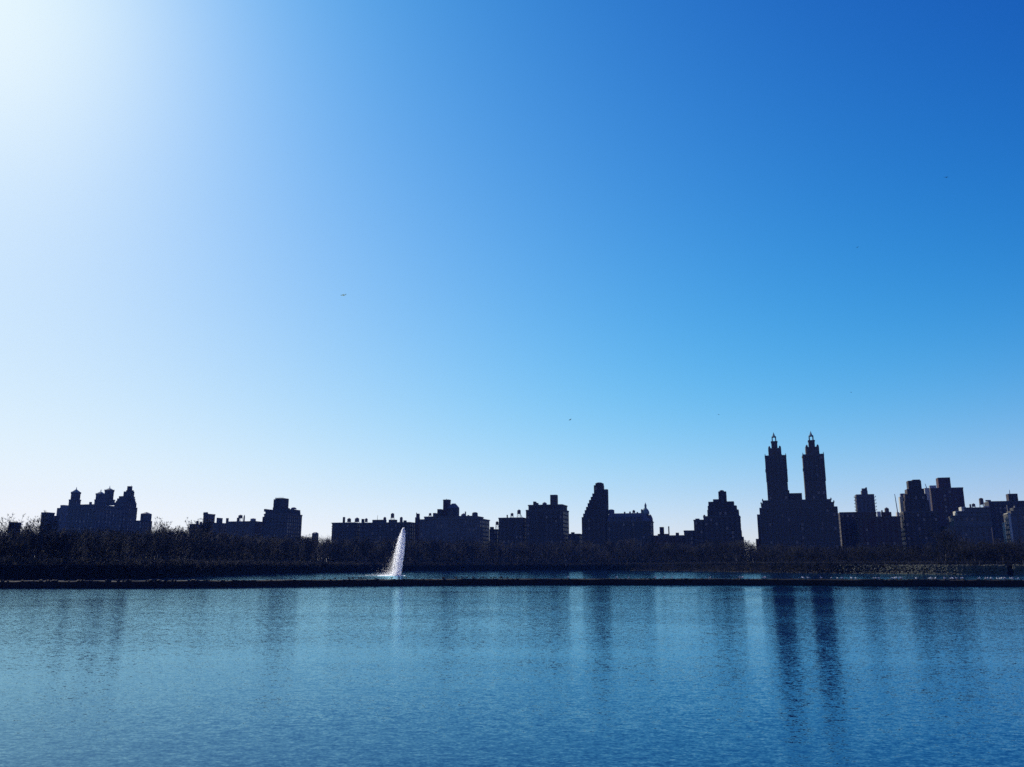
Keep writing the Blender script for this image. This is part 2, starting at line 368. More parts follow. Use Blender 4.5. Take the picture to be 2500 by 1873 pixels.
b = Building('terraced apartment tower stepping up to a boxy summit beside the turreted house', 'brick_brown', 45, 312)
for i, (a, c, y) in enumerate(((279, 336, 1237), (280, 334, 1226), (283, 332.5, 1222), (286, 331, 1216.5), (290.5, 330, 1211), (302, 328.5, 1199.7), (308, 327, 1196.5), (311, 323.7, 1187))):
    r = b.block('wall_block' if i == 0 else 'terrace', a, c, y, dt=i * 1.0, D=20 - 1.6 * i if i < 5 else None, win=3.3 if i < 7 else None, ybot=None if i == 0 else y + 13)
    if i < 6:
        g = G()
        for k in range(4):
            zz = r[4] - 0.2 - 3.1 * k; g.box(r[0] - 1.0, r[1] + 1.2, r[2] + 1.0, r[3] - 1.0, zz, zz + 0.25)
        g.build('balcony', M['trim'], b.root)
b.pole('antenna', 321, 1187, 1185, 8, 0.3)

b = Building('low building carrying a square bulkhead with a shallow pyramid cap', 'brick_brown', 10, 350)
b.block('wall_block', 330, 372, 1270.6, D=14, win=3.5); r = b.block('bulkhead', 343.7, 371, 1254, dt=2, D=9, ybot=1271); b.frustum('roof', r, 1254, (0.03, 0.03), 1250.6, 'slate')

b = Building('low roof with a small round vent beside the crenellated block', 'brick_brown', 0, 478)
b.block('wall_block', 463, 498, 1279, D=14, win=3.5); b.lathe('vent', 481.5, [(1.2, 1279.5), (1.3, 1274), (0.9, 1272), (0.2, 1271)], 6, 'steel'); b.block('shed', 488, 494, 1274, dt=4, D=3, ybot=1279)
b = Building('crenellated square brick block with small points along its parapet', 'brick_red', 0, 511)
r = b.block('wall_block', 496.8, 525.5, 1254, D=12, win=3.4, cornice=0.3)
for k in range(7):
    g = G(); x = r[0] + (r[1] - r[0]) * k / 6; g.frustum((x - 0.45, x + 0.45, r[2], r[2] + 0.6, r[4] - 0.05), (x - 0.1, x + 0.1, r[2] + 0.2, r[2] + 0.4, r[4] + 1.5)); g.build('merlon', M['trim'], b.root)
b = Building('long tan flat-roofed apartment house carrying an open-legged tank and a squat drum', 'brick_tan', 0, 590)
b.block('wall_block', 522, 561, 1276, D=18, win=3.4); b.block('bulkhead', 529, 544, 1264, dt=3, D=8, ybot=1277); b.block('chimney', 552, 558.7, 1265, dt=3, ybot=1277)
b.block('main_wing', 556, 648, 1272.5, dt=0, D=18, win=3.3, cornice=0.4)
b.block('gantry', 578.5, 585, 1264, dt=6, D=3, ybot=1273); b.lathe('pinnacle', 595.6, [(0.7, 1273), (0.7, 1262), (0.3, 1258), (0.1, 1257)], 6, 'steel')
water_tank('small wooden water tank on tall open legs above the long tan apartment house', 582.5, 592, 1256.5, 1259, 1265, 1273, 8)
water_tank('squat pale drum of a water tank near the north end of the long tan roof', 612, 624.3, 1265.3, 1267, 1272, 1273.5, 8, 'metal_grey')

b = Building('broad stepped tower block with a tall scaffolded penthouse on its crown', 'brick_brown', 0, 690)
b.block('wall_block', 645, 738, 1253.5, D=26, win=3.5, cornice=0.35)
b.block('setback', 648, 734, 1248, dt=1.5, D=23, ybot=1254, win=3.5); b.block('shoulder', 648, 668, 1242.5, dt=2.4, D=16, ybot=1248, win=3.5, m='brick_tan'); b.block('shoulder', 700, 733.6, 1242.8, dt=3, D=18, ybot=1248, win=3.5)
b.lathe('dome_vent', 717, [(2.7, 1243.5), (2.3, 1240.5), (0.8, 1238.7)], 12, 'slate', 14)
b.block('setback', 666, 708, 1238.5, dt=4.5, D=15, ybot=1249); r = b.block('penthouse', 672.5, 705.5, 1216, dt=6, D=10, ybot=1240)
b.block('glass_bay', 668.7, 674, 1219, dt=7, D=4, ybot=1240, m='glass'); b.block('chimney', 641, 645.5, 1261.6, dt=4, D=2.5)
for k in range(9):
    g = G(); x = r[0] + (r[1] - r[0]) * k / 8; g.tube((x, r[2] - 0.3, r[4] - 9), (x, r[2] - 0.3, r[4] + b.rng.uniform(0.5, 1.3)), 0.12, 0.12, 4, cap=True); g.build('scaffold_pole', M['steel'], b.root)
b = Building('tiny gabled rooftop peeping over the trees north of the stepped tower block', 'brick_tan', 0, 770)
r = b.block('wall_block', 761.7, 778, 1302.5, D=6, win=3.2); b.frustum('roof', r, 1302.5, (0.75, 0.05), 1299.5, 'slate')

# --- the middle of the avenue
b = Building('wide dark apartment house with a bracketed cornice and a crowd of water tanks', 'brick_brown', 0, 900)
b.block('south_wing', 811, 880, 1275.6, dt=0, D=12, win=3.7, cornice=0.7); b.block('north_wing', 878, 1015, 1275.3, dt=1.2, D=14, win=3.7, cornice=0.6)
b.block('chimney', 837, 843, 1262.4, dt=4, ybot=1276); b.block('bulkhead', 882.5, 890, 1267, dt=4, D=3, ybot=1276); b.block('bulkhead', 909, 944, 1269, dt=4, D=5, ybot=1276)
b.pole('mast', 921.4, 1269, 1258, 5, 0.2); b.block('bulkhead', 949, 970, 1268.7, dt=6, D=5, ybot=1276); b.block('chimney', 977, 983, 1264, dt=5, D=2, ybot=1276); b.block('bulkhead', 985, 993, 1270.5, dt=4, D=3, ybot=1276)
for k in range(6):
    g = G(); x0 = on_street(811, 1285 + k * 6, 0)[0] - b.s_ref; z = b.z(811, 1286 + k * 6, 0); g.box(x0 - 0.9, x0, 0.2, 3, z, z + 0.5); g.build('balcony', M['trim'], b.root)
for lab, a, c, ya, yt, yb, yr in (
    ('squat conical-capped water tank nearest the chimney on the dark bracketed apartment house', 848, 857, 1264.6, 1267.3, 1274, 1275.5),
    ('conical-capped water tank second from the chimney on the dark bracketed apartment house', 866.5, 877, 1263.3, 1266.8, 1274, 1275.5),
    ('conical water tank beside a boxy bulkhead, at the joint of the dark bracketed apartment house', 891, 897.7, 1264.8, 1267.5, 1274, 1275.5),
    ('conical water tank at the north end of the long bulkhead with the mast', 936, 943, 1261.8, 1264.5, 1273, 1275.5),
    ('tallest water tank on legs, straight above the fountain side of the dark roof', 954.3, 962.6, 1252.3, 1255, 1264, 1272),
    ('round-capped water tank standing right above the tip of the fountain jet', 976.3, 983.3, 1261.8, 1264, 1273, 1275.5)):
    water_tank(lab, a, c, ya, yt, yb, yr, 6)
b = Building('slim brick stair tower wedged between the dark house and the pale long building', 'brick_red', 4, 1019)
b.block('wall_block', 1013.5, 1025.5, 1263, D=5); b.block('shaft', 1016, 1025, 1254, dt=1, D=3.5, ybot=1264); b.pole('pinnacle', 1017, 1254, 1251.5, 2, 0.4, 'brick_red')

b = Building('long pale stone apartment building with a hipped-roof penthouse and a square brick stack', 'pale_brick', 0, 1105)
r0 = b.block('wall_block', 1025, 1195, 1266.5, dt=0, D=26, win=3.6, cornice=0.6); b.block('attic', 1036, 1180, 1260, dt=2, D=22, ybot=1267, win=3.6, cornice=0.4)
for k in (0.18, 0.62):
    for q in (0, 0.055):
        g = G(); x = r0[0] + (r0[1] - r0[0]) * (k + q); g.box(x, x + 0.7, -0.35, 0.05, 20, r0[4] - 2.2); g.build('pilaster', M['trim'], b.root)
b.block('bulkhead', 1057, 1068, 1252.5, dt=5, D=5, ybot=1261); b.block('shoulder', 1067.6, 1084, 1243, dt=6, D=8, ybot=1261, m='brick_brown', win=3.5)
b.block('stack', 1082, 1100.5, 1219.6, dt=8, ybot=1261, m='brick_red', cornice=0.2); b.pole('antenna', 1090, 1220, 1217, 9, 0.2)
r = b.block('penthouse', 1093.5, 1121.5, 1239.5, dt=4, D=5, ybot=1261, m='limestone'); b.frustum('roof', r, 1238.3, (0.38, 0.05), 1229.5, 'slate')
b.block('penthouse_bay', 1099, 1110, 1244, dt=3.2, D=3, ybot=1261, m='glass'); b.lathe('dome_vent', 1132, [(2.4, 1260.5), (2.0, 1256), (0.3, 1253.2)], 8, 'slate'); b.block('chimney', 1135, 1138, 1249, dt=6, D=1, ybot=1261)
b.lathe('roof_drum', 1159.5, [(2.6, 1260.5), (2.5, 1253), (1.6, 1251), (0.3, 1250.6)], 8, 'roofing'); b.block('bulkhead', 1141, 1146, 1257.5, dt=5, D=3, ybot=1261)
water_tank('little water tank on the south end of the pale long building', 1047, 1053.4, 1252.3, 1254, 1258.5, 1260.5, 6)
b = Building('low roofs in the dark gap north of the pale long building', 'brick_brown', 12, 1203)
b.block('wall_block', 1195, 1222, 1292, D=10, win=3.3); b.block('shed', 1196, 1206, 1286.5, dt=3, D=3, ybot=1293)
water_tank('water tank on four thin legs hanging over the low dark gap', 1210, 1217.3, 1272.5, 1275, 1281, 1291.5, 13)

b = Building('dark massive apartment block with a lower south wing and a tall plain square stack', 'brick_brown', 0, 1310)
b.block('south_wing', 1217.5, 1288, 1263.5, dt=0.6, D=16, win=3.5, cornice=0.4); b.block('chimney', 1236.8, 1240, 1257, dt=4, ybot=1264, D=1.5)
b.block('wall_block', 1284, 1388.5, 1244, dt=0, D=22, win=3.6, cornice=0.3); b.block('setback', 1290, 1384.5, 1231.8, dt=1.6, D=18, ybot=1245, win=3.6, cornice=0.5)
b.block('bulkhead', 1301.5, 1310, 1224.5, dt=5, D=4, ybot=1232); b.block('bulkhead', 1309, 1315, 1228, dt=5, D=3, ybot=1232); b.lathe('dome_vent', 1329.5, [(2.0, 1232), (1.8, 1228.5), (0.3, 1226)], 6, 'slate'); b.block('stack', 1343, 1362, 1208, dt=5, D=5.5, ybot=1232, m='brick_tan')
water_tank('small capped tank at mid-roof of the dark south wing', 1246.5, 1253.7, 1252.3, 1254, 1259, 1263.5, 6)
water_tank('big water tank on spread legs beside the taller half of the dark apartment block', 1262.6, 1271.6, 1243.8, 1246.8, 1254.3, 1262.5, 6)
b.pole('roof_pipe', 1275, 1263, 1253, 6, 0.25, 'steel', -2.2)
b = Building('low flat house with a chimney in the gap before the stair-stepped tower', 'brick_tan', 8, 1405)
b.block('wall_block', 1388, 1421, 1303, D=10, win=3.2, cornice=0.3); b.block('chimney', 1394, 1403, 1299.5, dt=3, D=2, ybot=1304)

b = Building('stair-stepped dark tower rising in even steps to a rounded crown', 'brick_brown', 0, 1455)
steps = ((1420, 1262), (1423.6, 1253.5), (1427.2, 1245), (1430.6, 1237), (1434.4, 1228.2), (1437.8, 1220.2), (1442, 1212.6), (1445.8, 1204.5))
for i, (a, y) in enumerate(steps):
    b.block('wall_block' if i == 0 else 'step', a, 1486 - 0.12 * i, y, dt=0.5 * i, D=max(5, 13 - 1.0 * i), ybot=None if i == 0 else y + 9.5, win=3.5, fl=3.3)
b.block('crown', 1473, 1484.9, 1194.6, dt=4.3, D=4.5, ybot=1206); b.block('crown', 1449.6, 1475, 1184.5, dt=5, D=6, ybot=1206, win=3.4); b.block('crown_cap', 1453.4, 1474, 1179.8, dt=5.4, D=5, ybot=1186); b.lathe('roof_drum', 1463, [(2.6, 1181), (2.5, 1179), (1.5, 1178.3)], 8, 'roofing')

b = Building('mansarded apartment house with a round corner tower, dome and needle lantern', 'limestone', 0, 1535)
r = b.block('wall_block', 1481, 1595, 1272, dt=0, D=18, win=3.7, cornice=0.5)
rr = (r[0] + 0.4, r[1] - 0.4, r[2] + 0.4, r[3] - 0.4, r[4]); g = G(); zt = b.z(1535, 1253.5, 6)
g.frustum((rr[0], rr[1], rr[2], rr[3], r[4] - 0.05), (rr[0] + 1.2, rr[1] - 4.2, rr[2] + 3, rr[3] - 3, zt)); g.build('mansard_roof', M['slate'], b.root)
for k in range(9):
    x = r[0] + 4 + (r[1] - r[0] - 12) * k / 8; g = G(); g.box(x - 0.9, x + 0.9, 0.5, 3, r[4], r[4] + 2.8, 0); g.frustum((x - 1.1, x + 1.1, 0.4, 3.2, r[4] + 2.8), (x - 0.1, x + 0.1, 1, 3.2, r[4] + 3.9), 0); g.build('dormer', M['trim'], b.root)
b.lathe('roof_drum', 1492.5, [(2.6, 1255), (2.6, 1246), (1.6, 1244.3), (0.4, 1243.8)], 8, 'slate')
b.lathe('corner_tower', 1576, [(3.9, 1300), (3.9, 1262), (3.2, 1258), (3.2, 1254)], 6, 'limestone', 14)
b.lathe('dome', 1576, [(3.3, 1255), (3.1, 1250), (2.4, 1245), (1.3, 1241.5), (0.9, 1240.5)], 6, 'copper', 16); b.lathe('lantern', 1576, [(0.85, 1241), (0.85, 1234.5), (1.05, 1233.8), (0.45, 1230.5), (0.06, 1226.8)], 6, 'copper', 10)
b.lathe('urn', 1567, [(0.7, 1254), (0.7, 1247), (0.9, 1245.5), (0.2, 1243)], 4, 'trim', 8)
b.lathe('mansard_corner', 1587.5, [(2.3, 1274), (2.1, 1266), (1.2, 1259), (0.3, 1256)], 9, 'slate', 12)
for px, y in ((1525, 1249.5), (1538, 1249), (1556, 1250)): b.block('chimney', px - 2, px + 2, y, dt=7, D=1.2, ybot=1254)
water_tank('little capped water tank on the mansard roof near the domed corner', 1543.5, 1551, 1244.8, 1247.5, 1251.5, 1253.5, 7)

b = Building('low dark house with one square bulkhead and a thin chimney north of the dome', 'brick_red', 4, 1630)
b.block('wall_block', 1594, 1672, 1307, D=12, win=3.4, cornice=0.4); b.block('attic', 1605.5, 1634.5, 1303.5, dt=3, D=6, ybot=1308); b.block('bulkhead', 1610, 1621, 1286.8, dt=4, D=4, ybot=1304)
b.block('chimney', 1631, 1634, 1285, dt=4, D=1, ybot=1304); b.block('bulkhead', 1649.4, 1657.7, 1300.6, dt=4, D=2.5, ybot=1308)
b = Building('symmetrical stepped apartment tower, wide shoulders and a single square top, before the twin towers', 'brick_brown', 0, 1760)
b.block('south_wing', 1669.5, 1697, 1295, dt=2, D=14, win=3.5, cornice=0.3); b.block('south_wing', 1693.4, 1720, 1268.8, dt=1, D=15, win=3.5, cornice=0.3); b.block('bulkhead', 1697.5, 1708, 1266.2, dt=4, D=4, ybot=1269)
b.block('wall_block', 1717, 1807.5, 1259.5, dt=0, D=18, win=3.6, cornice=0.25); b.block('setback', 1726.5, 1804, 1244.5, dt=1, D=15, ybot=1260, win=3.6); b.block('setback', 1727.5, 1799, 1234.5, dt=1.8, D=13, ybot=1246, win=3.6)
b.block('setback', 1729, 1792.3, 1224.5, dt=2.6, D=11, ybot=1236, win=3.6); b.block('attic', 1740.6, 1756, 1219, dt=4, D=6, ybot=1225); b.block('top_tower', 1753.3, 1773.2, 1200, dt=4.5, D=6, ybot=1225, win=3.6)
b.lathe('roof_drum', 1762, [(2.0, 1201), (1.7, 1198), (0.4, 1196.6)], 7, 'roofing'); b.block('north_wing', 1800, 1811, 1295, dt=4, D=8); b.block('north_wing', 1805, 1816, 1310.5, dt=5, D=9)
b.lathe('urn', 1719.5, [(0.8, 1260.5), (0.8, 1258), (0.1, 1256.8)], 2, 'trim', 6)

b = Building('thin slab glimpsed close beside the south wall of the twin-towered block', 'brick_tan', 34, 1853)
b.block('wall_block', 1848, 1860, 1256, D=10, win=3.2); b.block('annex', 1845, 1853, 1315.6, dt=-4, D=3)

# --- the twin towers
b = Building('tall twin-towered apartment block, two matching towers with stepped pinnacle tops', 'brick_tan', 0, 1950, name='twin_tower_building')
b.block('wall_block', 1854.7, 2043.5, 1238, dt=0, D=30, win=4.4, cornice=0.35)
for a, c, y, dt in ((1858, 2036, 1227, 1.5), (1861.5, 2029, 1220, 3.0)):
    r = b.block('setback', a, c, y, dt=dt, D=30 - 2 * dt, ybot=y + 12, win=4.4, cornice=0.25, sides=False)
    for k in range(8):
        x = r[0] + (r[1] - r[0]) * k / 7; g = G(); g.frustum((x - 0.6, x + 0.6, r[2] - 0.1, r[2] + 1.0, r[4] - 0.4), (x - 0.2, x + 0.2, r[2] + 0.3, r[2] + 0.7, r[4] + b.rng.uniform(0.6, 1.3))); g.build('parapet_finial', M['trim'], b.root)
b.block('north_annex', 2036, 2048.5, 1302, dt=3, D=16); b.block('mid_penthouse', 1926, 1957.6, 1204, dt=9, D=9, ybot=1221); b.block('mid_penthouse', 1921, 1927, 1197, dt=12, D=3, ybot=1221)
for k in range(15):
    x0, x1 = b.extent(1854.7, 2043.5, 1238, b.t0, 30); x = x0 + (x1 - x0) * (k + 0.0) / 14; g = G(); g.box(x - 0.35, x + 0.35, -0.4, 0.02, 4, b.z(1950, 1241, 0)); g.build('pier', M['trim'], b.root)
for tw in ((1867.5, 1918.3, 1111.5, (1875, 1907, 1094), 1090, (1882.3, 1897.3, 1077), (1884.6, 1893), 1068, 1055.5, 1888.6),
           (1957.5, 2010.3, 1108.6, (1965, 1999.5, 1091), 1087, (1972.5, 1988.6, 1074.5), (1975, 1984), 1065.5, 1052.5, 1979.6)):
    r = b.block('tower', tw[0], tw[1], tw[2], dt=4, D=15.5, ybot=1222, win=3.4, cornice=0.3, sides=False)
    for k in range(6):
        x = r[0] + (r[1] - r[0]) * k / 5; g = G(); g.frustum((x - 0.35, x + 0.35, r[2] - 0.45, r[2] + 0.02, 62), (x - 0.35, x + 0.35, r[2] - 0.45, r[2] + 0.02, r[4] - 1.4)); g.frustum((x - 0.5, x + 0.5, r[2] - 0.5, r[2] + 0.5, r[4] - 1.4), (x - 0.15, x + 0.15, r[2] - 0.1, r[2] + 0.1, r[4] + (1.3 if k in (0, 5) else 0.8))); g.build('pier', M['trim'], b.root)
    g = G()
    for sgn, xx in ((-1, r[0]), (1, r[1])): g.box(xx - 0.6, xx + 0.6, r[2] + 4, r[2] + 9, r[4] - 12.5, r[4] - 10.5)
    g.build('balcony', M['trim'], b.root)
    r2 = b.block('tower_tier', *tw[3], dt=7, D=10, ybot=tw[2] + 2, sides=False)
    for ax in (0, 1):
        for ay in (2, 3):
            g = G(); g.lathe(r2[ax] + (0.9 if ax == 0 else -0.9), r2[ay] + (0.9 if ay == 2 else -0.9), [(0.85, r2[4] - 5), (0.85, r2[4] + 0.9), (0.6, r2[4] + 1.4), (0.15, r2[4] + 1.9)], 8); g.build('corner_turret', M['trim'], b.root)
    r3 = b.block('lantern_base', *tw[5], dt=9.6, D=4.8, ybot=tw[3][2] + 1, sides=False, cornice=0.3)
    cx, cy = (r3[0] + r3[1]) / 2, (r3[2] + r3[3]) / 2
    hw = (b.extent(tw[6][0], tw[6][1], tw[7], b.t0 + cy, 0.1)[1] - b.extent(tw[6][0], tw[6][1], tw[7], b.t0 + cy, 0.1)[0]) / 2
    zl = b.z(tw[9], tw[7], cy); za = b.z(tw[9], tw[8], cy)
    for ax in (-1, 1):
        for ay in (-1, 1):
            g = G(); g.box(cx + ax * hw - 0.38, cx + ax * hw + 0.38, cy + ay * hw - 0.38, cy + ay * hw + 0.38, r3[4] - 0.2, zl + 0.1); g.build('lantern_post', M['trim'], b.root)
    g = G(); g.lathe(cx, cy, [(hw * 1.45, zl - 0.1), (hw * 1.3, zl + 0.8), (hw * 0.85, zl + 1.0), (hw * 0.5, zl + (za - zl) * 0.55), (0.05, za)], 8, rot=math.pi / 8); g.build('spire', M['copper'], b.root)

# --- north of the twin towers
b = Building('flat plain slab just north of the twin towers, sunlit along one edge', 'brick_tan', 30, 2090)
b.block('wall_block', 2045.5, 2139, 1250, D=16, win=3.6, cornice=0.2)
b = Building('balconied high-rise standing alone behind the flat slab, with a small stepped bulkhead', 'pale_brick', 150, 2110)
r = b.block('wall_block', 2086, 2134, 1206.8, D=13, win=3.6, wall_top=1.5); b.block('bulkhead', 2101, 2118, 1198, dt=3, D=6, ybot=1207); b.block('bulkhead', 2103, 2113, 1192.5, dt=4, D=3, ybot=1199); b.block('bulkhead', 2112, 2116.5, 1190, dt=4.6, D=2, ybot=1199, m='roofing')
for k in range(9):
    zz = r[4] - 2.6 - 3.0 * k
    for xx, sg in ((r[0], -1), (r[1], 1)):
        g = G(); g.box(min(xx, xx + sg * 1.5), max(xx, xx + sg * 1.5), r[2] + 2, r[2] + 5.5, zz, zz + 0.2); g.box(xx + sg * 1.5 - 0.06, xx + sg * 1.5 + 0.06, r[2] + 2, r[2] + 5.5, zz + 0.2, zz + 1.1); g.build('balcony', M['trim'], b.root)
b = Building('low dark apartment house with sheds and cone-roofed tank before the balconied high-rise', 'brick_red', 0, 2140)
b.block('wall_block', 2089, 2197, 1261, D=15, win=3.5, cornice=0.6); b.block('shed', 2140, 2150, 1249, dt=5, D=3, ybot=1262, m='metal_grey'); b.block('shed', 2150.5, 2176, 1250, dt=4, D=4, ybot=1262); b.block('chimney', 2151, 2155, 1245.8, dt=4, D=1.4, ybot=1262)
water_tank('cone-roofed water tank on the low dark house north of the twin towers', 2158.7, 2170.5, 1238.6, 1242.3, 1249, 1250, 6)
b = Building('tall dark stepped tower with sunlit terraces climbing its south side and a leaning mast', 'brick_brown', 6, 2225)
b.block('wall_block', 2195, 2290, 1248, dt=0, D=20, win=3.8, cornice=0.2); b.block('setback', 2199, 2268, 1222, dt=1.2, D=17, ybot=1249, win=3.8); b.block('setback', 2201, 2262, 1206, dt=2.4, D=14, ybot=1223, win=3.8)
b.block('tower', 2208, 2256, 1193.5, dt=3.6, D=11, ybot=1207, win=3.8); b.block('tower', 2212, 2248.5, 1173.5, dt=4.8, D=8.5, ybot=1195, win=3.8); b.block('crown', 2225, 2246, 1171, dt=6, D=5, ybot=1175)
b.block('terrace_wall', 2193, 2204, 1213, dt=9, D=6, ybot=1249, m='sunlit_stone'); b.block('terrace_wall', 2196.5, 2209, 1205, dt=10.5, D=4, ybot=1214, m='slate'); b.block('pavilion', 2186.5, 2195, 1250.5, dt=6, D=6, m='sunlit_stone')
b.pole('mast', 2191.5, 1251, 1206, 8, 0.35, 'steel', -0.8)
b = Building('broad tall slab with a big square penthouse box on its roof', 'brick_red', 150, 2310)
b.block('wall_block', 2262, 2351, 1190.8, D=18, win=3.9, cornice=0.25, wall_top=2.0); b.block('penthouse', 2284, 2319.3, 1166, dt=4, D=10, ybot=1192); b.block('shed', 2267, 2285.5, 1185.3, dt=3, D=4, ybot=1192, m='metal_grey')
b.pole('antenna', 2262.5, 1192, 1181, 3, 0.35, 'steel', -1.0)
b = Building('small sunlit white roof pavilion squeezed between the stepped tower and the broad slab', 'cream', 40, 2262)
b.block('wall_block', 2254.5, 2268, 1193, D=4.5, m='sunlit_stone'); b.block('canopy', 2255, 2268.5, 1191.5, dt=0.1, D=3.5, ybot=1192.5, m='sunlit_stone')
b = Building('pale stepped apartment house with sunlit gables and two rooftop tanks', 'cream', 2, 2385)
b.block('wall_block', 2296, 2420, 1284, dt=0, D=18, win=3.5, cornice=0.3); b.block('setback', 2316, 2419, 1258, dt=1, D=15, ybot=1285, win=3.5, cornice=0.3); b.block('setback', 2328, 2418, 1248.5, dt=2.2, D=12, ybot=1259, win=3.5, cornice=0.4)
b.block('upper_floor', 2347, 2416, 1238.8, dt=3.4, D=10, ybot=1249, win=3.5, cornice=0.3); b.block('gable', 2326, 2349, 1247.5, dt=2.6, D=11, ybot=1257, m='sunlit_stone'); b.block('gable', 2340, 2358, 1237.5, dt=3.8, D=9, ybot=1247, m='sunlit_stone'); b.block('parapet_frame', 2366, 2371, 1231, dt=5, D=1.5, ybot=1240); b.block('shed', 2400, 2414.5, 1236, dt=6, D=4, ybot=1240, m='metal_grey')
water_tank('squat gabled water tank on the pale stepped apartment house', 2372, 2381.3, 1228.8, 1231.5, 1236.5, 1238.8, 8)
water_tank('tall wooden water tank on a steel frame over the pale stepped apartment house', 2389, 2401, 1215.5, 1218, 1231.5, 1238.8, 9)
b = Building('long dark slab behind the pale house, with a square bulkhead and mast', 'brick_brown', 160, 2460)
b.block('wall_block', 2402, 2580, 1222.5, D=16, win=3.4, cornice=0.3); b.block('bulkhead', 2455, 2484, 1205.5, dt=4, D=8, ybot=1223); b.pole('mast', 2465.5, 1206, 1196, 6, 0.3); b.block('bulkhead', 2472, 2478, 1213, dt=2, D=3, ybot=1223, m='limestone'); b.block('parapet', 2405, 2419, 1220.8, dt=5, D=3, ybot=1223)
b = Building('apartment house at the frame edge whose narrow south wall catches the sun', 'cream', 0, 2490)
b.block('wall_block', 2449, 2585, 1253, dt=0, D=12, win=3.6, cornice=0.3); b.block('setback', 2458, 2580, 1246, dt=1, D=10, ybot=1254, win=3.6, cornice=0.3); b.block('setback', 2466, 2575, 1238.8, dt=2, D=8.5, ybot=1247, win=3.6, cornice=0.3); b.block('annex', 2446, 2453, 1276, dt=1, D=7, m='sunlit_stone'); b.block('sunlit_strip', 2450, 2466.5, 1252.4, dt=-0.3, D=11.5, m='sunlit_stone'); b.block('chimney', 2457, 2459.5, 1233, dt=5, D=1.2, ybot=1247)  # bright strip added at the south end to show sunlight on the wall
b.block('bulkhead', 2474, 2480, 1235, dt=5, D=3, ybot=1240)

# ------------------------------------------------------------------ bare trees
def grow(seed, H=18.0, spread=1.0, vase=0.5, twigs=1.0):
    rg = random.Random(seed); T = G(); K = G()
    def seg(p, d, ln, r0, r1, n, g, wob=0.18, steps=3):
        pts = [p.copy()]; rr = [r0]
        for k in range(steps):
            d = (d + Vector((rg.gauss(0, wob), rg.gauss(0, wob), rg.gauss(0, wob * 0.6) + 0.03))).normalized(); q = pts[-1] + d * ln / steps
            g.tube(pts[-1], q, r0 + (r1 - r0) * k / steps, r0 + (r1 - r0) * (k + 1) / steps, n); pts.append(q)
        return pts, d
    def child(d, ang, az):
        u = d.orthogonal().normalized(); v = d.cross(u); return (d * math.cos(ang) + (u * math.cos(az) + v * math.sin(az)) * math.sin(ang)).normalized()
    th = H * rg.uniform(0.22, 0.34); r0 = H * 0.019
    tp, td = seg(Vector((0, 0, -0.4)), Vector((rg.gauss(0, .05), rg.gauss(0, .05), 1)).normalized(), th + 0.4, r0 * 1.25, r0, 7, T, 0.05)
    def twig(p, d, ln):
        for _ in range(int(rg.uniform(4, 7) * twigs)):
            dd = child(d, rg.uniform(0.2, 0.9), rg.uniform(0, 6.28)); l2 = ln * rg.uniform(0.5, 1.1); m_ = p + dd * l2 * 0.5
            K.tube(p, m_, 0.040, 0.030, 3); e1 = (dd + Vector((rg.gauss(0, .25), rg.gauss(0, .25), 0.15))).normalized(); K.tube(m_, m_ + e1 * l2 * 0.6, 0.030, 0.012, 3)
            e2 = child(dd, rg.uniform(0.3, 0.8), rg.uniform(0, 6.28)); K.tube(m_, m_ + e2 * l2 * 0.5, 0.026, 0.010, 3)
    nl = rg.randint(4, 6); leaders = [(tp[-1], td)]
    for i in range(nl):
        base = tp[rg.randint(2, 3)]; az = 6.28 * i / nl + rg.uniform(-0.4, 0.4); ang = rg.uniform(0.3, 0.75) * spread
        p1, d1 = seg(base, child(Vector((0, 0, 1)), ang, az), H * rg.uniform(0.34, 0.46), r0 * 0.62, r0 * 0.26, 5, T, 0.10, 4)
        for k, q in enumerate(p1[1:]):
            for _ in range(2 if k < 3 else 3):
                p2, d2 = seg(q, child((p1[k + 1] - p1[k]).normalized() if k < 3 else d1, rg.uniform(0.25, 0.8), rg.uniform(0, 6.28)) + Vector((0, 0, 0.25 * vase)), H * rg.uniform(0.15, 0.25), r0 * 0.2, r0 * 0.09, 4, T, 0.13, 3)
                for j, q2 in enumerate(p2[1:]):
                    for _ in range(2):
                        p3, d3 = seg(q2, child(d2.normalized(), rg.uniform(0.25, 0.85), rg.uniform(0, 6.28)) + Vector((0, 0, 0.2)), H * rg.uniform(0.06, 0.11), r0 * 0.07, 0.03, 3, K, 0.15, 2)
                        twig(p3[-1], d3.normalized(), H * 0.045)
    p1, d1 = seg(tp[-1], td, H * 0.42, r0 * 0.7, r0 * 0.2, 5, T, 0.08, 4)
    for k, q in enumerate(p1[1:]):
        for _ in range(3):
            p2, d2 = seg(q, child(td, rg.uniform(0.3, 0.9), rg.uniform(0, 6.28)), H * rg.uniform(0.12, 0.22), r0 * 0.2, r0 * 0.08, 4, T, 0.13, 3)
            for q2 in p2[1:]:
                for _ in range(2):
                    p3, d3 = seg(q2, child(d2, rg.uniform(0.3, 0.8), rg.uniform(0, 6.28)), H * rg.uniform(0.05, 0.1), r0 * 0.07, 0.03, 3, K, 0.15, 2); twig(p3[-1], d3, H * 0.045)
    top = max(v[2] for v in K.v)
    ms = []
    for nme, g, m_ in (('trunk', T, 'bark'), ('crown', K, 'twig')):
        me = bpy.data.meshes.new(nme); me.from_pydata([(v[0] / top, v[1] / top, v[2] / top) for v in g.v], [], g.f); me.materials.append(M[m_]); ms.append(me)
    return ms
VAR = [grow(100 + i, 18, sp, vs2, tw) for i, (sp, vs2, tw) in enumerate(((1.0, 0.5, 1.0), (0.75, 0.8, 1.0), (1.25, 0.3, 1.0), (0.9, 0.6, 1.1), (1.1, 0.4, 0.9), (0.65, 1.0, 1.1)))]
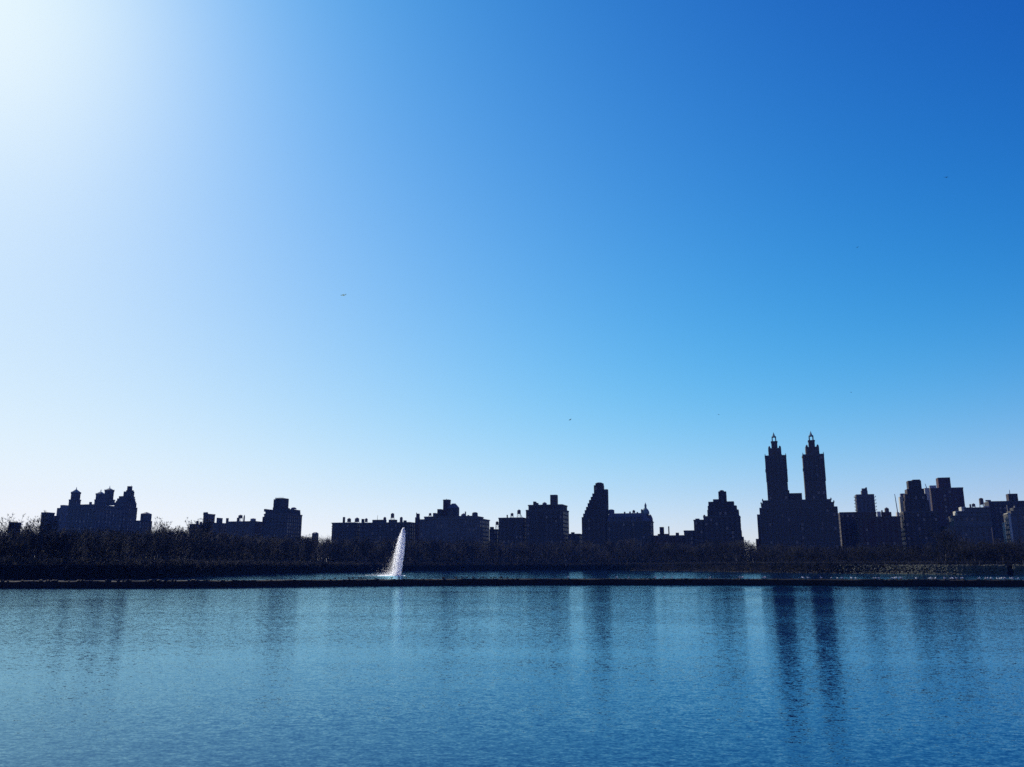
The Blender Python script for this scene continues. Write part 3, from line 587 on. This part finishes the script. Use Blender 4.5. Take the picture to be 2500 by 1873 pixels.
LINE = ((-60, 1283), (0, 1285), (45, 1288), (92, 1284), (125, 1284), (160, 1286), (220, 1286), (300, 1290), (335, 1289), (362, 1283), (385, 1281), (405, 1283), (425, 1290), (452, 1283), (488, 1281), (505, 1291), (560, 1295), (640, 1300), (700, 1304), (742, 1299), (765, 1303), (790, 1303),
        (830, 1306), (1000, 1309), (1200, 1309), (1400, 1312), (1600, 1312), (1700, 1318), (1790, 1316), (1825, 1314), (1842, 1322), (2050, 1327), (2150, 1320), (2230, 1325), (2300, 1312), (2318, 1288), (2335, 1306), (2400, 1314), (2460, 1312), (2500, 1304), (2600, 1300))
def line_y(px):
    for (a, ya), (c, yc) in zip(LINE, LINE[1:]):
        if a <= px <= c: return ya + (yc - ya) * (px - a) / (c - a)
    return 1310
ntree = 0
ZONES = ((100, 'south of the turreted house'), (345, 'below the turreted house'), (500, 'south of the crenellated block'), (645, 'below the long tan apartment house'), (745, 'below the scaffolded tower block'),
         (815, 'in the open gap south of the bracketed dark house'), (1020, 'behind the fountain'), (1200, 'below the pale long building'), (1420, 'below the dark massive block'), (1600, 'below the stair-stepped tower and the dome'), (1845, 'below the wide-shouldered stepped tower'),
         (2050, 'below the twin towers'), (2290, 'below the balconied high-rise'), (9999, 'below the pale stepped apartment house'))
def zone(px): return next(t_ for lim, t_ in ZONES if px < lim)
def plant(pos, zg, H, label, group, var=None, pale=False):
    global ntree
    me = VAR[random.randrange(len(VAR)) if var is None else var]
    e = empty('bare_tree', (pos[0], pos[1], zg), random.uniform(0, 6.28)); e.scale = (H * random.uniform(0.9, 1.15), H * random.uniform(0.9, 1.15), H)
    tag(e, label, 'tree', group)
    for m_ in me:
        o = bpy.data.objects.new(m_.name.split('.')[0], m_); C.objects.link(o); o.parent = e
        if pale and m_.name.startswith('trunk'):
            o.material_slots[0].link = 'OBJECT'; o.material_slots[0].material = M['pale_bark']
    ntree += 1
fi = [i for i in range(NS) if SH[i].y > 150 and -235 < SH[i].x < 260 and -120 < project((SH[i].x, SH[i].y, 3))[0] < 2620]
rows = ((13, 9.5, 1.0), (24, 10, 1.0), (38, 12, 1.0), (58, 15, 1.0), (85, 19, 1.0))
for off, gap, _ in rows:
    d = random.uniform(0, gap); prev = None
    for i in fi:
        if prev is not None: d += (SH[i] - SH[prev]).length
        prev = i
        if d < gap: continue
        d = random.uniform(-2, 2)
        if ntree >= 262: break
        q = shore_pt(i, off + random.uniform(-4, 4)); zg = bank_z(off) - 0.1
        px, _y = project((q.x, q.y, 10))
        if not -90 < px < 2590: continue
        ty = line_y(px) + abs(random.gauss(0, 10)) - 2 + (14 if off < 20 else 0) * random.random()
        ztop = at_depth(px, ty, q.y).z; H = max(7.0, min(27, ztop - zg))
        plant(q, zg, H, 'bare leafless tree in the belt ' + zone(px), 'bare trees along the far shore')
for px, py, Y, lab, var, pale in (
    (18, 1250, 255, 'wide bare tree against the bright sky, at the south edge of the tree belt', 2, False),
    (-25, 1254, 258, 'bare tree cut by the edge of the picture, against bright sky', 0, False),
    (56, 1258, 270, 'slighter bare tree against the sky between two taller bare trees', 4, False),
    (455, 1269, 322, 'low round bare treetop against the sky south of the crenellated block', 2, False),
    (92, 1246, 262, 'tall fine-twigged bare tree against the sky beside the plain square block', 3, False),
    (385, 1261, 300, 'bare treetop against the sky just north of the pyramid-capped bulkhead', 0, False),
    (485, 1262, 330, 'bare treetop against the sky touching the crenellated square block', 5, False),
    (2190, 1322, 372, 'pale-barked bare tree standing out before the dark stepped tower', 1, True),
    (2312, 1284, 352, 'slender pale-stemmed tree rising before the pale stepped apartment house', 5, True),
    (892, 1338, 455, 'pale forked tree in the dark belt south of the fountain', 4, True),
    (1228, 1348, 545, 'small pale leaning tree under the dark massive apartment block', 1, True),
    (1382, 1345, 545, 'pale bushy tree below the gap before the stair-stepped tower', 0, True),
    (1800, 1330, 440, 'pale-limbed tree below the wide-shouldered stepped tower', 3, True)):
    g0 = at_depth(px, 1390, Y); zg = 3.0; plant((g0.x, Y), zg, at_depth(px, py, Y).z - zg, lab, None, var, pale)

# undergrowth and rubble along the far bank
def bank_stuff(name, n, o0, o1, fn, m, label, cat, px_lo=-80, px_hi=2580, ramp=None):
    rg = random.Random(len(name)); g = G(); ii = [i for i in fi if px_lo < project((SH[i].x, SH[i].y, 2))[0] < px_hi]
    for _ in range(n):
        i = rg.choice(ii); off = rg.uniform(o0, o1); q = shore_pt(i, off) + (SH[(i + 1) % NS] - SH[i - 1]).normalized() * rg.uniform(-3, 3)
        if ramp and rg.random() > (project((q.x, q.y, 2))[0] - ramp[0]) / (ramp[1] - ramp[0]): continue
        fn(g, rg, q, bank_z(off))
    o = g.build(name, M[m]); tag(o, label, cat, kind='stuff'); return o
def bush(g, rg, q, z):
    h = rg.uniform(0.8, 2.6)
    for _ in range(7):
        a = rg.uniform(0, 6.28); s = rg.uniform(0.3, 0.9); p0 = Vector((q.x + rg.uniform(-.3, .3), q.y + rg.uniform(-.3, .3), z - 0.2)); p1 = p0 + Vector((math.cos(a) * s, math.sin(a) * s, h * rg.uniform(0.6, 1)))
        g.tube(p0, p1, 0.05, 0.015, 3)
        for _k in range(2): p2 = p0.lerp(p1, rg.uniform(0.4, 0.9)); g.tube(p2, p2 + Vector((rg.gauss(0, .4), rg.gauss(0, .4), rg.uniform(.1, .6))), 0.03, 0.01, 3)
def sapling(g, rg, q, z):
    px = project((q.x, q.y, 8))[0]; top = at_depth(px, line_y(px) + rg.uniform(8, 45), q.y).z - z
    h = max(3.0, min(15.0, top)); p0 = Vector((q.x, q.y, z - 0.3)); p1 = p0 + Vector((rg.gauss(0, .5), rg.gauss(0, .5), h)); g.tube(p0, p1, 0.10, 0.03, 3)
    for k in range(16):
        u = rg.uniform(0.15, 0.95); a = p0.lerp(p1, u); an = rg.uniform(0, 6.28); ln = h * rg.uniform(0.12, 0.28); b_ = a + Vector((math.cos(an) * ln * 0.6, math.sin(an) * ln * 0.6, ln * rg.uniform(0.4, 0.9))); g.tube(a, b_, 0.055, 0.025, 3)
        c_ = b_ + Vector((rg.gauss(0, .35), rg.gauss(0, .35), rg.uniform(.2, .9))); g.tube(b_, c_, 0.03, 0.012, 3)
bank_stuff('thicket', 6500, 17, 80, sapling, 'twig', 'dense dark thicket of bare young growth filling the tree belt', 'thicket')
bank_stuff('undergrowth', 5200, 8, 34, bush, 'twig', 'low dark brush under the trees along the far bank', 'brush')
bank_stuff('bank_scrub', 2600, 0.3, 1.6, bush, 'twig', 'leafless scrub added to darken the lit edge of the far bank', 'scrub', -80, 2520, (2480, 2000))  # twigs added over the sunlit bank edge to make it darker
def rock(g, rg, q, z, s0=0.2, s1=0.55):
    s = rg.uniform(s0, s1); n = 5; a0 = rg.uniform(0, 6.28)
    prof = [(0.7 * s, -0.3 * s), (rg.uniform(.85, 1.1) * s, 0.1 * s), (rg.uniform(.4, .75) * s, 0.55 * s)]; v = []; f = []
    for r, zz in prof:
        for i in range(n): v.append((q.x + r * math.cos(a0 + i * 1.2566) * rg.uniform(.8, 1.2), q.y + r * math.sin(a0 + i * 1.2566) * rg.uniform(.8, 1.2), z + zz + rg.uniform(-.08, .08) * s))
    for k in range(2):
        for i in range(n): j = (i + 1) % n; f.append((k * n + i, k * n + j, k * n + n + j, k * n + n + i))
    f.append(tuple(range(2 * n, 3 * n))); g.add(v, f)
bank_stuff('bank_stones', 6500, 0.0, 0.9, rock, 'stone', 'rubble stones of the north bank, sunlight put into their pale colour', 'stones', 1990, 2580, (2030, 2420))  # sunlit stretch: the light is painted in as a paler stone
bank_stuff('shore_stones', 2400, -0.1, 0.5, rock, 'dam_stone', 'rubble stones along the far shoreline, shade put into their dark colour', 'stones', -80, 2180)  # same rubble with the bank's shade painted in as a darker stone

# running-track fence on the far bank
fence = empty('iron_fence', (SH[fi[0]].x, SH[fi[0]].y, 3.3)); tag(fence, 'low iron fence along the top of the far bank', 'fence')
FP = [shore_pt(i, 2.7) for i in fi if project((SH[i].x, SH[i].y, 2))[0] > 1500]; rel = [(q.x - fence.location.x, q.y - fence.location.y) for q in FP]
for hz_ in (0.25, 1.15):
    g = G()
    for a, c in zip(rel, rel[1:]): g.tube((*a, hz_), (*c, hz_), 0.035, 0.035, 4)
    g.build('rail', M['steel'], fence)
g = G(); g.box(-0.05, 0.05, -0.05, 0.05, -0.3, 1.3); g.lathe(0, 0, [(0.07, 1.3), (0.07, 1.36), (0.01, 1.44)], 6); pme = bpy.data.meshes.new('post'); pme.from_pydata(g.v, [], g.f); pme.materials.append(M['steel'])
for a in rel: o = bpy.data.objects.new('post', pme); C.objects.link(o); o.parent = fence; o.location = (*a, 0)

# ------------------------------------------------------------------ the dam across the reservoir
dam_px = ((-700, 1437), (-300, 1436.5), (0, 1436), (400, 1434.8), (820, 1431), (1200, 1428.4), (1600, 1428), (1880, 1428.8), (2200, 1431), (2500, 1432), (2800, 1433.5), (3200, 1435))
DC = catmull([wl(*q) for q in dam_px], 2.0, False); DC = [q for q in DC if -172 < q.x < 236]
DH, DW = 0.98, 6.0
dam = empty('stone_dam', (DC[len(DC) // 2].x, DC[len(DC) // 2].y, 0)); tag(dam, 'long low dark stone dam running straight across the reservoir', 'dam')
def dam_local(p): return (p[0] - dam.location.x, p[1] - dam.location.y, p[2])
prof = ((-0.1, -0.5), (-0.05, 0.02), (0.10, 0.86), (0.3, DH), (0.9, DH + 0.02), (2.4, DH - 0.12), (4.4, DH - 0.3), (DW, DH - 0.4), (DW + 0.8, 0.0), (DW + 0.8, -0.5)); v = []; f = []
for i, q in enumerate(DC):
    tv = (DC[min(len(DC) - 1, i + 1)] - DC[max(0, i - 1)]).normalized(); n = Vector((-tv.y, tv.x))
    for o_, z in prof:
        jz = 0.07 * mnoise.noise(Vector((q.x * 0.8, q.y * 0.8, o_ * 2))) if z > 0.1 else 0; jo = 0.25 * mnoise.noise(Vector((q.x * 0.5, 7.0, z * 3)))
        pq = q + n * (o_ + jo); v.append(dam_local((pq.x, pq.y, z + jz)))
m_ = len(prof)
for i in range(len(DC) - 1):
    for k in range(m_ - 1): f.append((i * m_ + k, (i + 1) * m_ + k, (i + 1) * m_ + k + 1, i * m_ + k + 1))
mesh_obj('core', v, f, M['dam_stone'], dam)
rg = random.Random(5); g = G()
for _ in range(2600):
    i = rg.randrange(1, len(DC) - 1); q = DC[i]; 
    tv = (DC[i + 1] - DC[i - 1]).normalized(); n = Vector((-tv.y, tv.x)); px = project((q.x, q.y, 1))[0]
    if rg.random() < 0.6: o_ = rg.uniform(-0.2, 0.5); z = max(0, o_) * 1.3
    else: o_ = rg.uniform(0.3, 0.9); z = DH - 0.08
    rock(g, rg, q + n * o_ + tv * rg.uniform(-1, 1), z, 0.10, 0.30 if px > 500 else 0.45)
g.v = [dam_local(q) for q in g.v]
tag(g.build('rubble', M['dam_stone'], dam), kind='stuff')

# ------------------------------------------------------------------ fountain
fb = wl(968, 1406); fo = empty('fountain', (fb[0], fb[1], 0)); tag(fo, 'tall white fountain jet leaning in the wind, spray drifting off one side', 'fountain')
FH = at_depth(982, 1291, fb[1]).z; pxm = fb[1] / (F * math.cos(PITCH))
foam = bpy.data.materials.new('white_water'); foam.use_nodes = True; t = foam.node_tree
pb = t.nodes['Principled BSDF']; pb.inputs['Base Color'].default_value = (0.98, 0.98, 0.98, 1); pb.inputs['Roughness'].default_value = 0.5
tr = t.nodes.new('ShaderNodeBsdfTranslucent'); tr.inputs[0].default_value = (0.99, 0.99, 0.99, 1); mxs = t.nodes.new('ShaderNodeMixShader'); mxs.inputs[0].default_value = 0.85
t.links.new(pb.outputs[0], mxs.inputs[1]); t.links.new(tr.outputs[0], mxs.inputs[2]); t.links.new(mxs.outputs[0], t.nodes['Material Output'].inputs[0])
def edge_r(h): # right and left outline in metres at relative height h, measured off the jet
    def along(tab):
        for (a, va), (c, vc) in zip(tab, tab[1:]):
            if a <= h <= c: return (va + (vc - va) * (h - a) / (c - a) - 968) * pxm
        return (tab[-1][1] - 968) * pxm
    left = along(((0, 957.5), (0.4, 962.5), (0.83, 972.0), (0.95, 977.0), (1.0, 979.5))); right = along(((0, 978.0), (0.4, 983.6), (0.75, 986.0), (0.93, 985.4), (1.0, 982.8)))
    return left, right
rg = random.Random(3)
def drops(n, fn):
    g = G()
    for _ in range(n):
        x, y, z, s = fn(); nrm = (sdir + Vector((rg.gauss(0, 1), rg.gauss(0, 1), rg.gauss(0, 1))) * 0.55).normalized(); a_ = rg.uniform(0, 6.28); o_ = nrm.orthogonal().normalized(); p_ = nrm.cross(o_)
        u = (o_ * math.cos(a_) + p_ * math.sin(a_)) * s; v_ = nrm.cross(u).normalized() * s * rg.uniform(0.6, 1.0); w_ = u.cross(v_).normalized() * s * 0.35
        g.add([(x - u.x, y - u.y, z - u.z), (x - v_.x + w_.x, y - v_.y + w_.y, z - v_.z + w_.z), (x + u.x, y + u.y, z + u.z), (x + v_.x + w_.x, y + v_.y + w_.y, z + v_.z + w_.z)], [(0, 1, 2), (0, 2, 3)])   # a curled chip of water
    return g
def jet():
    while True:                                     # streaky: some strands of the jet carry more water than others
        h = rg.random() ** 1.1; u = rg.gauss(0.18, 0.52)
        if u > 1.05 or u < -1.7 + 0.5 * h: continue
        if rg.random() < 0.35 + 0.9 * (0.5 + mnoise.noise(Vector((u * 3.2, h * 2.0, 3.1)))) : break
    l, r = edge_r(h); c = (l + r) / 2; hw = (r - l) / 2; rad = hw * math.sqrt(max(0.05, 1 - min(1, abs(u)) ** 2))
    return c + u * hw + 0.10 * mnoise.noise(Vector((h * 16, u, 9.0))), rg.uniform(-1, 1) * rad, h * FH + rg.uniform(-.2, .3), rg.uniform(0.05, 0.10)
def mist():
    h = rg.random() ** 2.0 * 0.85; l, r = edge_r(h); d = rg.expovariate(1.0) * (0.2 + 1.0 * (1 - h) ** 3)
    return l - d + 0.3, rg.gauss(0, 0.8), h * FH, rg.uniform(0.02, 0.05)
def low_mist():
    d = rg.expovariate(1 / 2.6); h = rg.expovariate(1 / (0.9 * math.exp(-d / 4)))
    return -1.2 - d, rg.gauss(0, 1.2), 0.05 + h, rg.uniform(0.02, 0.045)
tag(drops(26000, jet).build('jet', foam, fo), kind='stuff')
gm_ = drops(5000, mist); g2 = drops(1800, low_mist); gm_.add(g2.v, g2.f); tag(gm_.build('spray', foam, fo), kind='stuff')
def splash():
    a = rg.uniform(0, 6.28); r = rg.random() ** 0.6
    return -1.6 + math.cos(a) * r * 4.3, math.sin(a) * r * 2.2, rg.uniform(0.02, 0.12), rg.uniform(0.05, 0.14)
tag(drops(3600, splash).build('splash_foam', foam, fo), kind='stuff')
g = G(); g.lathe(0.6, 0, [(0.25, -0.6), (0.22, 0.25), (0.16, 0.4)], 10); g.build('nozzle', M['steel'], fo)

# ------------------------------------------------------------------ birds
def ell(g, c, rx, ry, rz, n=8, m=5, mi=0):
    v = []; f = []
    for k in range(m + 1):
        ph = math.pi * k / m
        for i in range(n):
            a = 2 * math.pi * i / n; v.append((c[0] + rx * math.cos(ph) , c[1] + ry * math.sin(ph) * math.cos(a), c[2] + rz * math.sin(ph) * math.sin(a)))
    for k in range(m):
        for i in range(n): j = (i + 1) % n; f.append((k * n + i, k * n + j, (k + 1) * n + j, (k + 1) * n + i))
    g.add(v, f, mi)
def standing_bird(body, wing, bill='beak'):
    out = []
    g = G(); ell(g, (0, 0, 0.20), 0.21, 0.085, 0.095); ell(g, (0.17, 0, 0.33), 0.065, 0.05, 0.055); g.tube((0.12, 0, 0.22), (0.17, 0, 0.32), 0.06, 0.045, 6); out.append(('body', g, M[body]))
    g = G(); ell(g, (-0.05, 0.07, 0.22), 0.20, 0.025, 0.06); ell(g, (-0.05, -0.07, 0.22), 0.20, 0.025, 0.06); out.append(('wing', g, M[wing]))
    g = G(); g.tube((0.22, 0, 0.325), (0.29, 0, 0.31), 0.018, 0.004, 5); out.append(('beak', g, M[bill]))
    g = G(); g.frustum((-0.34, -0.33, -0.04, 0.04, 0.19), (-0.16, -0.14, -0.05, 0.05, 0.21)); out.append(('tail', g, M[wing]))
    for y in (-0.035, 0.035):
        g = G(); g.tube((0.0, y, 0.13), (0.01, y, 0.0), 0.01, 0.008, 4); g.tube((0.01, y, 0.005), (0.07, y, 0.005), 0.012, 0.006, 4); out.append(('leg', g, M[bill]))
    ms = []
    for nme, g, m_ in out:
        me = bpy.data.meshes.new(nme); me.from_pydata(g.v, [], g.f); me.materials.append(m_); me.polygons.foreach_set('use_smooth', [True] * len(me.polygons)); ms.append((nme, me))
    return ms
GULL = standing_bird('gull_white', 'gull_grey'); DARK = standing_bird('dark_feather', 'dark_feather', 'dark_feather')
def put_bird(kind, px, name, label, group, off, scale):
    best = min(range(len(DC)), key=lambda i: abs(project((DC[i].x, DC[i].y, 1))[0] - px)); q = DC[best]
    tv = (DC[min(len(DC) - 1, best + 1)] - DC[max(0, best - 1)]).normalized(); n = Vector((-tv.y, tv.x)); q = q + tv * random.uniform(-1, 1) + n * off
    e = empty(name, (q.x, q.y, DH + 0.02), random.choice((0, math.pi)) + random.gauss(0, 0.7)); e.scale = (scale,) * 3; tag(e, label, 'bird', group)
    for nme, me in kind:
        o = bpy.data.objects.new(nme, me); C.objects.link(o); o.parent = e
for px in [793, 813, 825, 836, 839, 842, 846, 871, 880, 884, 892, 907, 943, 969, 985, 1074, 1080, 1083, 1092, 1103, 1122, 1130, 1134, 1138, 1168, 1172, 1176, 1190, 1184, 1192, 1206, 1212, 1226, 1231, 1238]:
    put_bird(DARK, px + random.uniform(-1, 1), 'waterbird', 'small dark waterbird on the dam ' + ('south of the fountain' if px < 950 else 'in front of the fountain' if px < 1000 else 'in front of the pale long building' if px < 1200 else 'in front of the dark massive block'), 'dark birds on the dam', random.uniform(0.45, 0.9), random.uniform(0.85, 1.05))
gp = [1384, 1516, 1544, 1612, 1622, 1630, 1742, 1810, 1818, 1864, 1870, 1955, 1962, 1980, 2017, 2034, 2053, 2070, 2075, 2100, 2104, 2118, 2122, 2146, 2166, 2188, 2191, 2198, 2203, 2207, 2237, 2248, 2262, 2277, 2288, 2307, 2312, 2318, 2325, 2336, 2340, 2349, 2362, 2368, 2381, 2391, 2397, 2410, 2419, 2432, 2438, 2441, 2448, 2459, 2466, 2471, 2476, 2481, 2489, 2496]
for px in gp:
    put_bird(GULL, px, 'gull', 'white gull on the dam, ' + zone(px), 'white gulls on the dam', random.uniform(0.45, 0.9), random.uniform(0.85, 1.1))
def flying_bird(px, py, Y, label, tilt):
    p_ = at_depth(px, py, Y); e = empty('flying_bird', p_, 0.4); e.rotation_euler = (tilt, 0.1, 0.5); tag(e, label, 'bird', 'birds in the sky')
    g = G(); ell(g, (0, 0, 0), 0.24, 0.07, 0.075); ell(g, (0.22, 0, 0.03), 0.06, 0.045, 0.045); g.tube((0.27, 0, 0.03), (0.33, 0, 0.02), 0.015, 0.004, 4); g.build('body', M['dark_feather'], e, True)
    for s in (-1, 1):
        g = G(); g.add([(0.12, s * 0.04, 0.03), (-0.08, s * 0.04, 0.02), (0.16, s * 0.32, 0.13), (-0.02, s * 0.32, 0.12), (0.0, s * 0.68, 0.05), (-0.05, s * 0.66, 0.045),
                        (0.12, s * 0.04, 0.0), (-0.08, s * 0.04, 0.0), (0.16, s * 0.32, 0.105), (-0.02, s * 0.32, 0.10), (0.0, s * 0.68, 0.035), (-0.05, s * 0.66, 0.03)],
                       [(0, 2, 3, 1), (2, 4, 5, 3), (6, 7, 9, 8), (8, 9, 11, 10), (0, 6, 8, 2), (2, 8, 10, 4), (1, 3, 9, 7), (3, 5, 11, 9), (4, 10, 11, 5)]); g.build('wing', M['dark_feather'], e)
    g = G(); g.frustum((-0.36, -0.35, -0.07, 0.07, 0.0), (-0.2, -0.18, -0.03, 0.03, 0.02)); g.build('tail', M['dark_feather'], e)
flying_bird(2310, 433, 190, 'flying bird highest in the deep blue sky, wings spread', 0.35)
flying_bird(2093, 604, 330, 'tiny flying bird below and south of the highest one', -0.2)
flying_bird(2078, 958, 330, 'tiny flying bird in the sky north above the twin towers', 0.1)
flying_bird(1754, 1012, 300, 'tiny flying bird in the sky south of the twin tower spires', 0.3)
flying_bird(1392, 1025, 230, 'flying bird in the pale sky above the dark massive apartment block', -0.3)

# ------------------------------------------------------------------ airliner
pm = mat('airliner_haze_blue', (0.16, 0.26, 0.36), rough=0.4, var=0.05, scale=0.02)  # blue of the air in between is mixed into the hull colour
pp = at_depth(838, 720.5, 5400); pl = empty('airliner', pp, math.pi); pl.rotation_euler = (0.06, 0.03, math.pi - 0.12); tag(pl, 'distant airliner flying south high in the pale blue sky', 'airplane')
g = G(); pr = [(0.1, 20), (1.1, 18.5), (1.9, 15.5), (2.05, 12), (2.05, -8), (1.6, -14), (0.5, -19.5), (0.15, -20)]; g.lathe(0, 0, pr, 14); g.v = [(z, x, y + (0 if z > -8 else (-8 - z) * 0.09)) for x, y, z in g.v]; g.build('fuselage', pm, pl, True)
def slab(g, pts, th):
    v = [(x, y, z + th) for x, y, z in pts] + [(x, y, z - th) for x, y, z in pts]; n = len(pts); g.add(v, [tuple(range(n)), tuple(range(2 * n - 1, n - 1, -1))] + [(i, i + n, (i + 1) % n + n, (i + 1) % n) for i in range(n)])
for s in (-1, 1):
    g = G(); slab(g, [(4.5, s * 1.5, -1.0), (-2.5, s * 1.5, -1.0), (-6.0, s * 17.5, 1.0), (-4.2, s * 17.5, 1.0)], 0.25); g.build('wing', pm, pl)
    g = G(); slab(g, [(-14.5, s * 0.6, 1.0), (-18, s * 0.6, 1.0), (-19.6, s * 6.5, 1.6), (-18.2, s * 6.5, 1.6)], 0.15); g.build('tailplane', pm, pl)
    g = G(); g.lathe(0, 0, [(0.9, 2.0), (1.15, 1.0), (1.1, -1.0), (0.6, -2.2)], 12); g.v = [(z + 2.2, s * 5.8 + x, y - 2.2) for x, y, z in g.v]; g.build('engine', pm, pl, True)
g = G(); v = [(-13.5, 0, 1.4), (-18.3, 0, 1.6), (-20.8, 0, 8.0), (-18.8, 0, 8.0)]; g.add([(x, 0.2, z) for x, y, z in v] + [(x, -0.2, z) for x, y, z in v], [(0, 1, 2, 3), (7, 6, 5, 4), (0, 3, 7, 4), (3, 2, 6, 7), (2, 1, 5, 6), (1, 0, 4, 5)]); g.build('fin', pm, pl)

# ------------------------------------------------------------------ the air over the park
hz = bpy.data.materials.new('haze_air'); hz.use_nodes = True; t = hz.node_tree; t.nodes.remove(t.nodes['Principled BSDF'])
pv = t.nodes.new('ShaderNodeVolumePrincipled'); pv.inputs['Color'].default_value = (0.08, 0.24, 1.0, 1); pv.inputs['Density'].default_value = 0.00005; pv.inputs['Anisotropy'].default_value = 0.2
t.links.new(pv.outputs[0], t.nodes['Material Output'].inputs['Volume'])
g = G(); g.box(-1750, 1750, -1600, 1950, -3.5, 175); o = g.build('haze', hz); tag(o, 'thin blue haze over the reservoir and the avenue', 'haze', kind='stuff')
